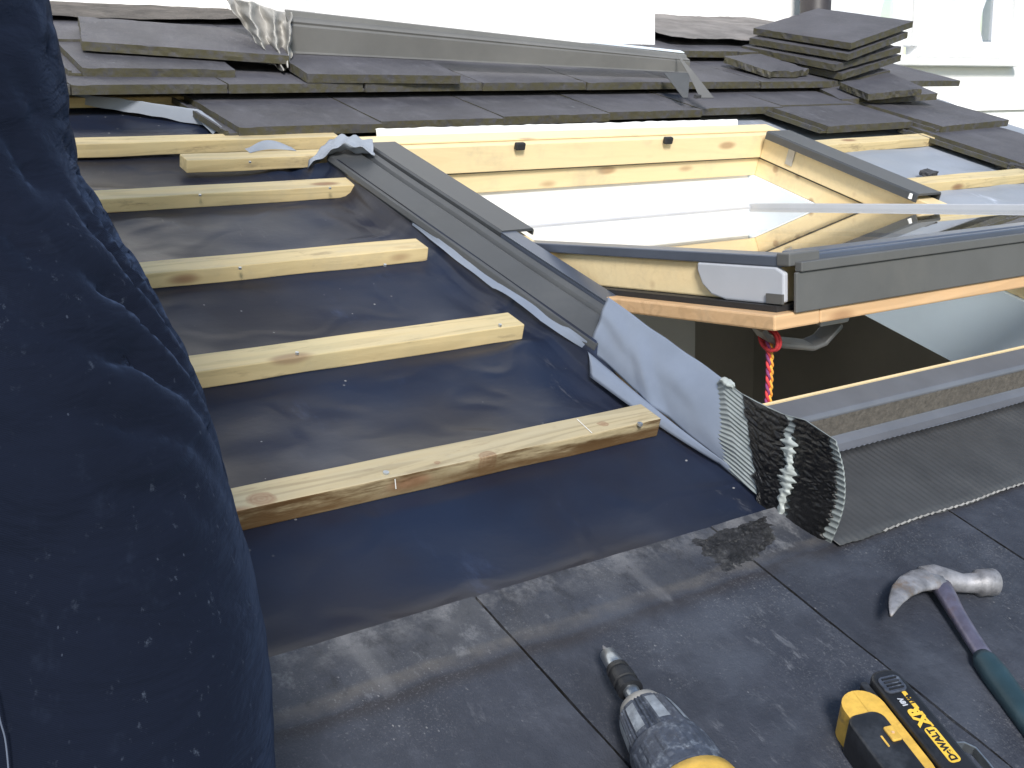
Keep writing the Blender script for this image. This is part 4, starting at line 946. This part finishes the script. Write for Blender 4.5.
# ---------------------------------------------------------------- person at the left edge
# right leg centreline surveyed at 0.62 m from the camera
D = .62
leg_px = [(-200, -470), (-165, -260), (-138, -100), (-122, 0), (-104, 60), (-92, 130), (-80, 200), (-42, 280), (10, 360), (50, 440), (78, 540), (100, 640), (112, 740), (114, 860), (112, 1000), (108, 1180)]
rad = [.115, .105, .096, .090, .088, .087, .086, .088, .088, .087, .0865, .087, .0885, .088, .084, .078]
rleg = [PZ(x, y, D) for x, y in leg_px]
foot = rleg[-1].copy(); 
PO_ = Vector((foot.x-.15, foot.y, .012))
person = root('person', PO_, 'person in dark navy trousers standing on the roof at the left edge, leg close up', 'person')
hipR = rleg[0]; shift = Vector((-.20, .02, .0))
def temp(vf, mod=None):
    me = bpy.data.meshes.new('tmp'); me.from_pydata([tuple(Vector(v)) for v in vf[0]], [], vf[1])
    bm = bmesh.new(); bm.from_mesh(me); bmesh.ops.recalc_face_normals(bm, faces=bm.faces); bm.to_mesh(me); bm.free()
    return me
def dense(pts, rr, per=10):
    P_, R_ = [], []
    n = len(pts)
    for i in range(n-1):
        p0, p1, p2, p3 = pts[max(i-1, 0)], pts[i], pts[i+1], pts[min(i+2, n-1)]
        for j in range(per):
            t = j/per
            P_.append(.5*((2*p1)+(-p0+p2)*t+(2*p0-5*p1+4*p2-p3)*t*t+(-p0+3*p1-3*p2+p3)*t**3)); R_.append(rr[i]+(rr[i+1]-rr[i])*t)
    return P_+[pts[-1]], R_+[rr[-1]]
def remeshed(vf, vox, name):
    me = temp(vf); o = bpy.data.objects.new('tmp', me)
    k = o.modifiers.new('r', 'REMESH'); k.mode = 'VOXEL'; k.voxel_size = vox; k.use_smooth_shade = True
    k2 = o.modifiers.new('s', 'SMOOTH'); k2.iterations = 8; k2.factor = .5
    out = evaluated_mesh(o); out.name = name; return out
pr_, rr_ = dense(rleg, rad)
legR = loft(pr_, [(r, r*1.0) for r in rr_], 28, side=Vector((0, 1, 0)))
# left leg, set a step to the left
lleg = [hipR+shift, hipR+shift+Vector((-.02, .03, -.22)), hipR+shift+Vector((-.03, .05, -.45)), hipR+shift+Vector((-.02, .02, -.70)), Vector((hipR.x-.25, foot.y+.08, .09))]
pl_, rl_ = dense(lleg, [.115, .10, .085, .078, .072], 12)
legL = loft(pl_, [(r, r) for r in rl_], 28, side=Vector((0, 1, 0)))
pel = hipR+shift*.5
pelvis = loft([pel-UP*.10, pel-UP*.02, pel+UP*.06, pel+UP*.15, pel+UP*.20], [(.13, .17), (.145, .21), (.14, .20), (.13, .18), (.125, .17)], 32, side=Vector((0, 1, 0)))
me = remeshed(join(legR, legL, pelvis), .0058, 'trousers')
# cloth folds
kn = PZ(30, 300, D); 
COS = []
for v in me.vertices:
    p = v.co; q = p-kn; a = math.atan2(q.y, q.x); h = q.dot(UP)
    ap = math.atan2(q.dot(CR), -q.dot(CF)); ap = max(-1.6, min(2.2, ap))
    hh = h+.030*ap+.028*ap*abs(ap)+.030*nz(ap*1.1, h*5)+.006*nz(ap*4, h*20, 3)
    m1 = math.exp(-((h+.005)/.085)**2)*max(0, .55+1.1*nz(ap*1.2, h*11, 4)); m2 = math.exp(-((h+.10)/.06)**2)*.6*max(0, .7-.6*ap)
    rg = lambda x: (1-abs(math.sin(x)))**1.3
    d = -.0135*m1*rg(hh*math.pi/.034)-.011*m2*rg((h-.01*ap+.02*nz(ap*2, h*4, 6))*math.pi/.05)
    d += .0028*nz(p.x*6, p.y*6, p.z*12)+.0010*nz(p.x*22, p.y*22, p.z*60)
    d += -.005*math.exp(-((h-.16)/.05)**2)*rg((h-.02*ap)*math.pi/.035)*(.5+nz(ap*2, 1))
    COS += list(p+v.normal*(d-.002)-PO_)
me.vertices.foreach_set('co', COS)
me.materials.append(MT['denim'])
tr_ = bpy.data.objects.new('trousers', me); COL.objects.link(tr_); tr_.parent = person
# seam line along the outside of the trouser leg
seam = [PZ(x, y, D-.090) for x, y in ((-6, 690), (0, 720), (6, 745), (10, 800), (12, 900))]
mesh_obj('seam', *loft(dense(seam, [.001]*5, 6)[0], [(.0004, .0004)]*25, 6, side=Vector((0, 1, 0))), 'yarn', PO_, tr_)
# body: one continuous skinned figure under the clothes
BM = bmesh.new(); sk = []
waist = pel+UP*.18
chest = waist+UP*.30+Vector((.0, .04, 0)); neck = chest+UP*.20+Vector((0, .03, 0)); headc = neck+UP*.13+Vector((.02, .03, 0))
sh = Vector((.19, 0, 0))
J = {'pel': (pel, .10), 'waist': (waist, .105), 'chest': (chest, .13), 'neck': (neck-UP*.02, .055), 'head0': (neck+UP*.07, .062), 'head': (headc, .085), 'head2': (headc+UP*.08, .07),
     'sR': (chest+UP*.10+sh, .055), 'eR': (chest+UP*.10+sh+Vector((.02, .02, -.29)), .040), 'wR': (chest+UP*.10+sh+Vector((-.12, .26, -.16)), .027),
     'sL': (chest+UP*.10-sh, .055), 'eL': (chest+UP*.10-sh+Vector((-.04, .0, -.29)), .040), 'wL': (chest+UP*.10-sh+Vector((.08, .24, -.20)), .027),
     'hR': (hipR, .07), 'mR': (rleg[3], .058), 'nR': (rleg[6], .055), 'kR': (rleg[9], .05), 'aR': (rleg[-1]+Vector((0, 0, .03)), .040), 'hL': (lleg[0], .085), 'kL': (lleg[2], .055), 'aL': (lleg[-1], .038)}
E_ = [('pel', 'waist'), ('waist', 'chest'), ('chest', 'neck'), ('neck', 'head0'), ('head0', 'head'), ('head', 'head2'), ('chest', 'sR'), ('sR', 'eR'), ('eR', 'wR'), ('chest', 'sL'), ('sL', 'eL'), ('eL', 'wL'), ('pel', 'hR'), ('hR', 'mR'), ('mR', 'nR'), ('nR', 'kR'), ('kR', 'aR'), ('pel', 'hL'), ('hL', 'kL'), ('kL', 'aL')]
for s_ in ('R', 'L'):
    w = J['w'+s_][0]; el = J['e'+s_][0]; d = (w-el).normalized(); acr = Vector((1, 0, 0)); dn = Vector((0, 0, -1))
    J['p'+s_] = (w+d*.05, .022); E_.append(('w'+s_, 'p'+s_))
    for i in range(4):
        b = w+d*.085+acr*(-.027+.018*i); L_ = (.075, .085, .08, .062)[i]
        J['f%d%s' % (i, s_)] = (b, .0095); J['g%d%s' % (i, s_)] = (b+d*L_*.5+dn*.012, .0085); J['t%d%s' % (i, s_)] = (b+d*L_*.75+dn*.04, .0075)
        E_ += [('p'+s_, 'f%d%s' % (i, s_)), ('f%d%s' % (i, s_), 'g%d%s' % (i, s_)), ('g%d%s' % (i, s_), 't%d%s' % (i, s_))]
    sg = -1 if s_ == 'R' else 1
    J['u'+s_] = (w+d*.035+acr*sg*.036+dn*.01, .011); J['x'+s_] = (w+d*.075+acr*sg*.045+dn*.025, .009)
    E_ += [('w'+s_, 'u'+s_), ('u'+s_, 'x'+s_)]
keys = list(J); me = bpy.data.meshes.new('body'); me.from_pydata([tuple(J[k][0]-PO_) for k in keys], [(keys.index(a), keys.index(b)) for a, b in E_], [])
body = bpy.data.objects.new('body', me); COL.objects.link(body); body.parent = person
md = body.modifiers.new('skin', 'SKIN'); md.use_smooth_shade = True
for i, k in enumerate(keys):
    sv = me.skin_vertices[0].data[i]; sv.radius = (J[k][1], J[k][1]); sv.use_root = (k == 'pel')
md2 = body.modifiers.new('sub', 'SUBSURF'); md2.levels = 2; md2.render_levels = 2
me.materials.append(MT['skin'])
fwd = Vector((.1, CP, -SP)).normalized()
def ell(c, rx, ry, rz, k=20): 
    V, Fc = [], []
    for i in range(k+1):
        th = math.pi*i/k
        for j in range(k*2): a = math.pi*j/k; V.append(Vector(c)+Vector((rx*math.sin(th)*math.cos(a), ry*math.sin(th)*math.sin(a), rz*math.cos(th))))
    for i in range(k):
        for j in range(2*k): q = (j+1) % (2*k); Fc.append((i*2*k+j, i*2*k+q, (i+1)*2*k+q, (i+1)*2*k+j))
    return V, Fc
mesh_obj('hair', *ell(headc+UP*.045-fwd*.02, .092, .105, .095), 'hair', PO_, person, smooth=True)
mesh_obj('nose', *ell(headc+fwd*.095+UP*.0, .014, .02, .022, 10), 'skin', PO_, person, smooth=True)
for s_ in (-1, 1):
    mesh_obj('ear', *ell(headc+Vector((.088*s_, 0, 0)), .012, .022, .034, 10), 'skin', PO_, person, smooth=True)
    mesh_obj('eye', *ell(headc+fwd*.080+Vector((.032*s_, 0, 0))+UP*.025, .012, .01, .009, 10), 'plaster', PO_, person, smooth=True)
mesh_obj('mouth', *ell(headc+fwd*.083-UP*.045, .026, .01, .007, 10), 'rope_r', PO_, person, smooth=True)
# jumper
def arm(s_):
    a, b, c = J['s'+s_][0], J['e'+s_][0], J['w'+s_][0]
    p_, r_ = dense([a, (a+b)/2, b, (b+c)/2, b.lerp(c, .95)], [.075, .068, .06, .052, .042], 8); return loft(p_, [(r, r) for r in r_], 20, side=Vector((0, 1, 0)))
tor = loft([waist-UP*.06, waist, waist+UP*.15, chest, chest+UP*.10, chest+UP*.16, neck+UP*.0], [(.135, .175), (.135, .17), (.135, .18), (.14, .20), (.125, .20), (.09, .12), (.065, .07)], 32, side=Vector((0, 1, 0)))
jm = remeshed(join(tor, arm('R'), arm('L')), .014, 'jumper')
COS = []
for v in jm.vertices: COS += list(v.co+v.normal*(.006*nz(v.co.x*9, v.co.y*9, v.co.z*16))-PO_)
jm.vertices.foreach_set('co', COS)
jm.materials.append(MT['denim']); jo = bpy.data.objects.new('jumper', jm); COL.objects.link(jo); jo.parent = person
for f_ in (rleg[-1], lleg[-1]):
    b_ = [Vector((f_.x, f_.y-.08, .055)), Vector((f_.x, f_.y-.03, .062)), Vector((f_.x, f_.y+.06, .055)), Vector((f_.x+.01, f_.y+.14, .045)), Vector((f_.x+.012, f_.y+.19, .036))]
    up_ = loft([Vector((f_.x, f_.y-.01, .05)), Vector((f_.x, f_.y-.01, .15))], [(.05, .05), (.052, .052)], 20, side=Vector((0, 1, 0)))
    bt = remeshed(join(loft(b_, [(.036, .040), (.042, .048), (.044, .042), (.046, .032), (.028, .020)], 20), up_), .008, 'boot')
    COS = []
    for v in bt.vertices: COS += list(v.co-PO_)
    bt.vertices.foreach_set('co', COS)
    bt.materials.append(MT['boot']); bo = bpy.data.objects.new('boot', bt); COL.objects.link(bo); bo.parent = person

bpy.data.scenes.remove(SCRATCH)
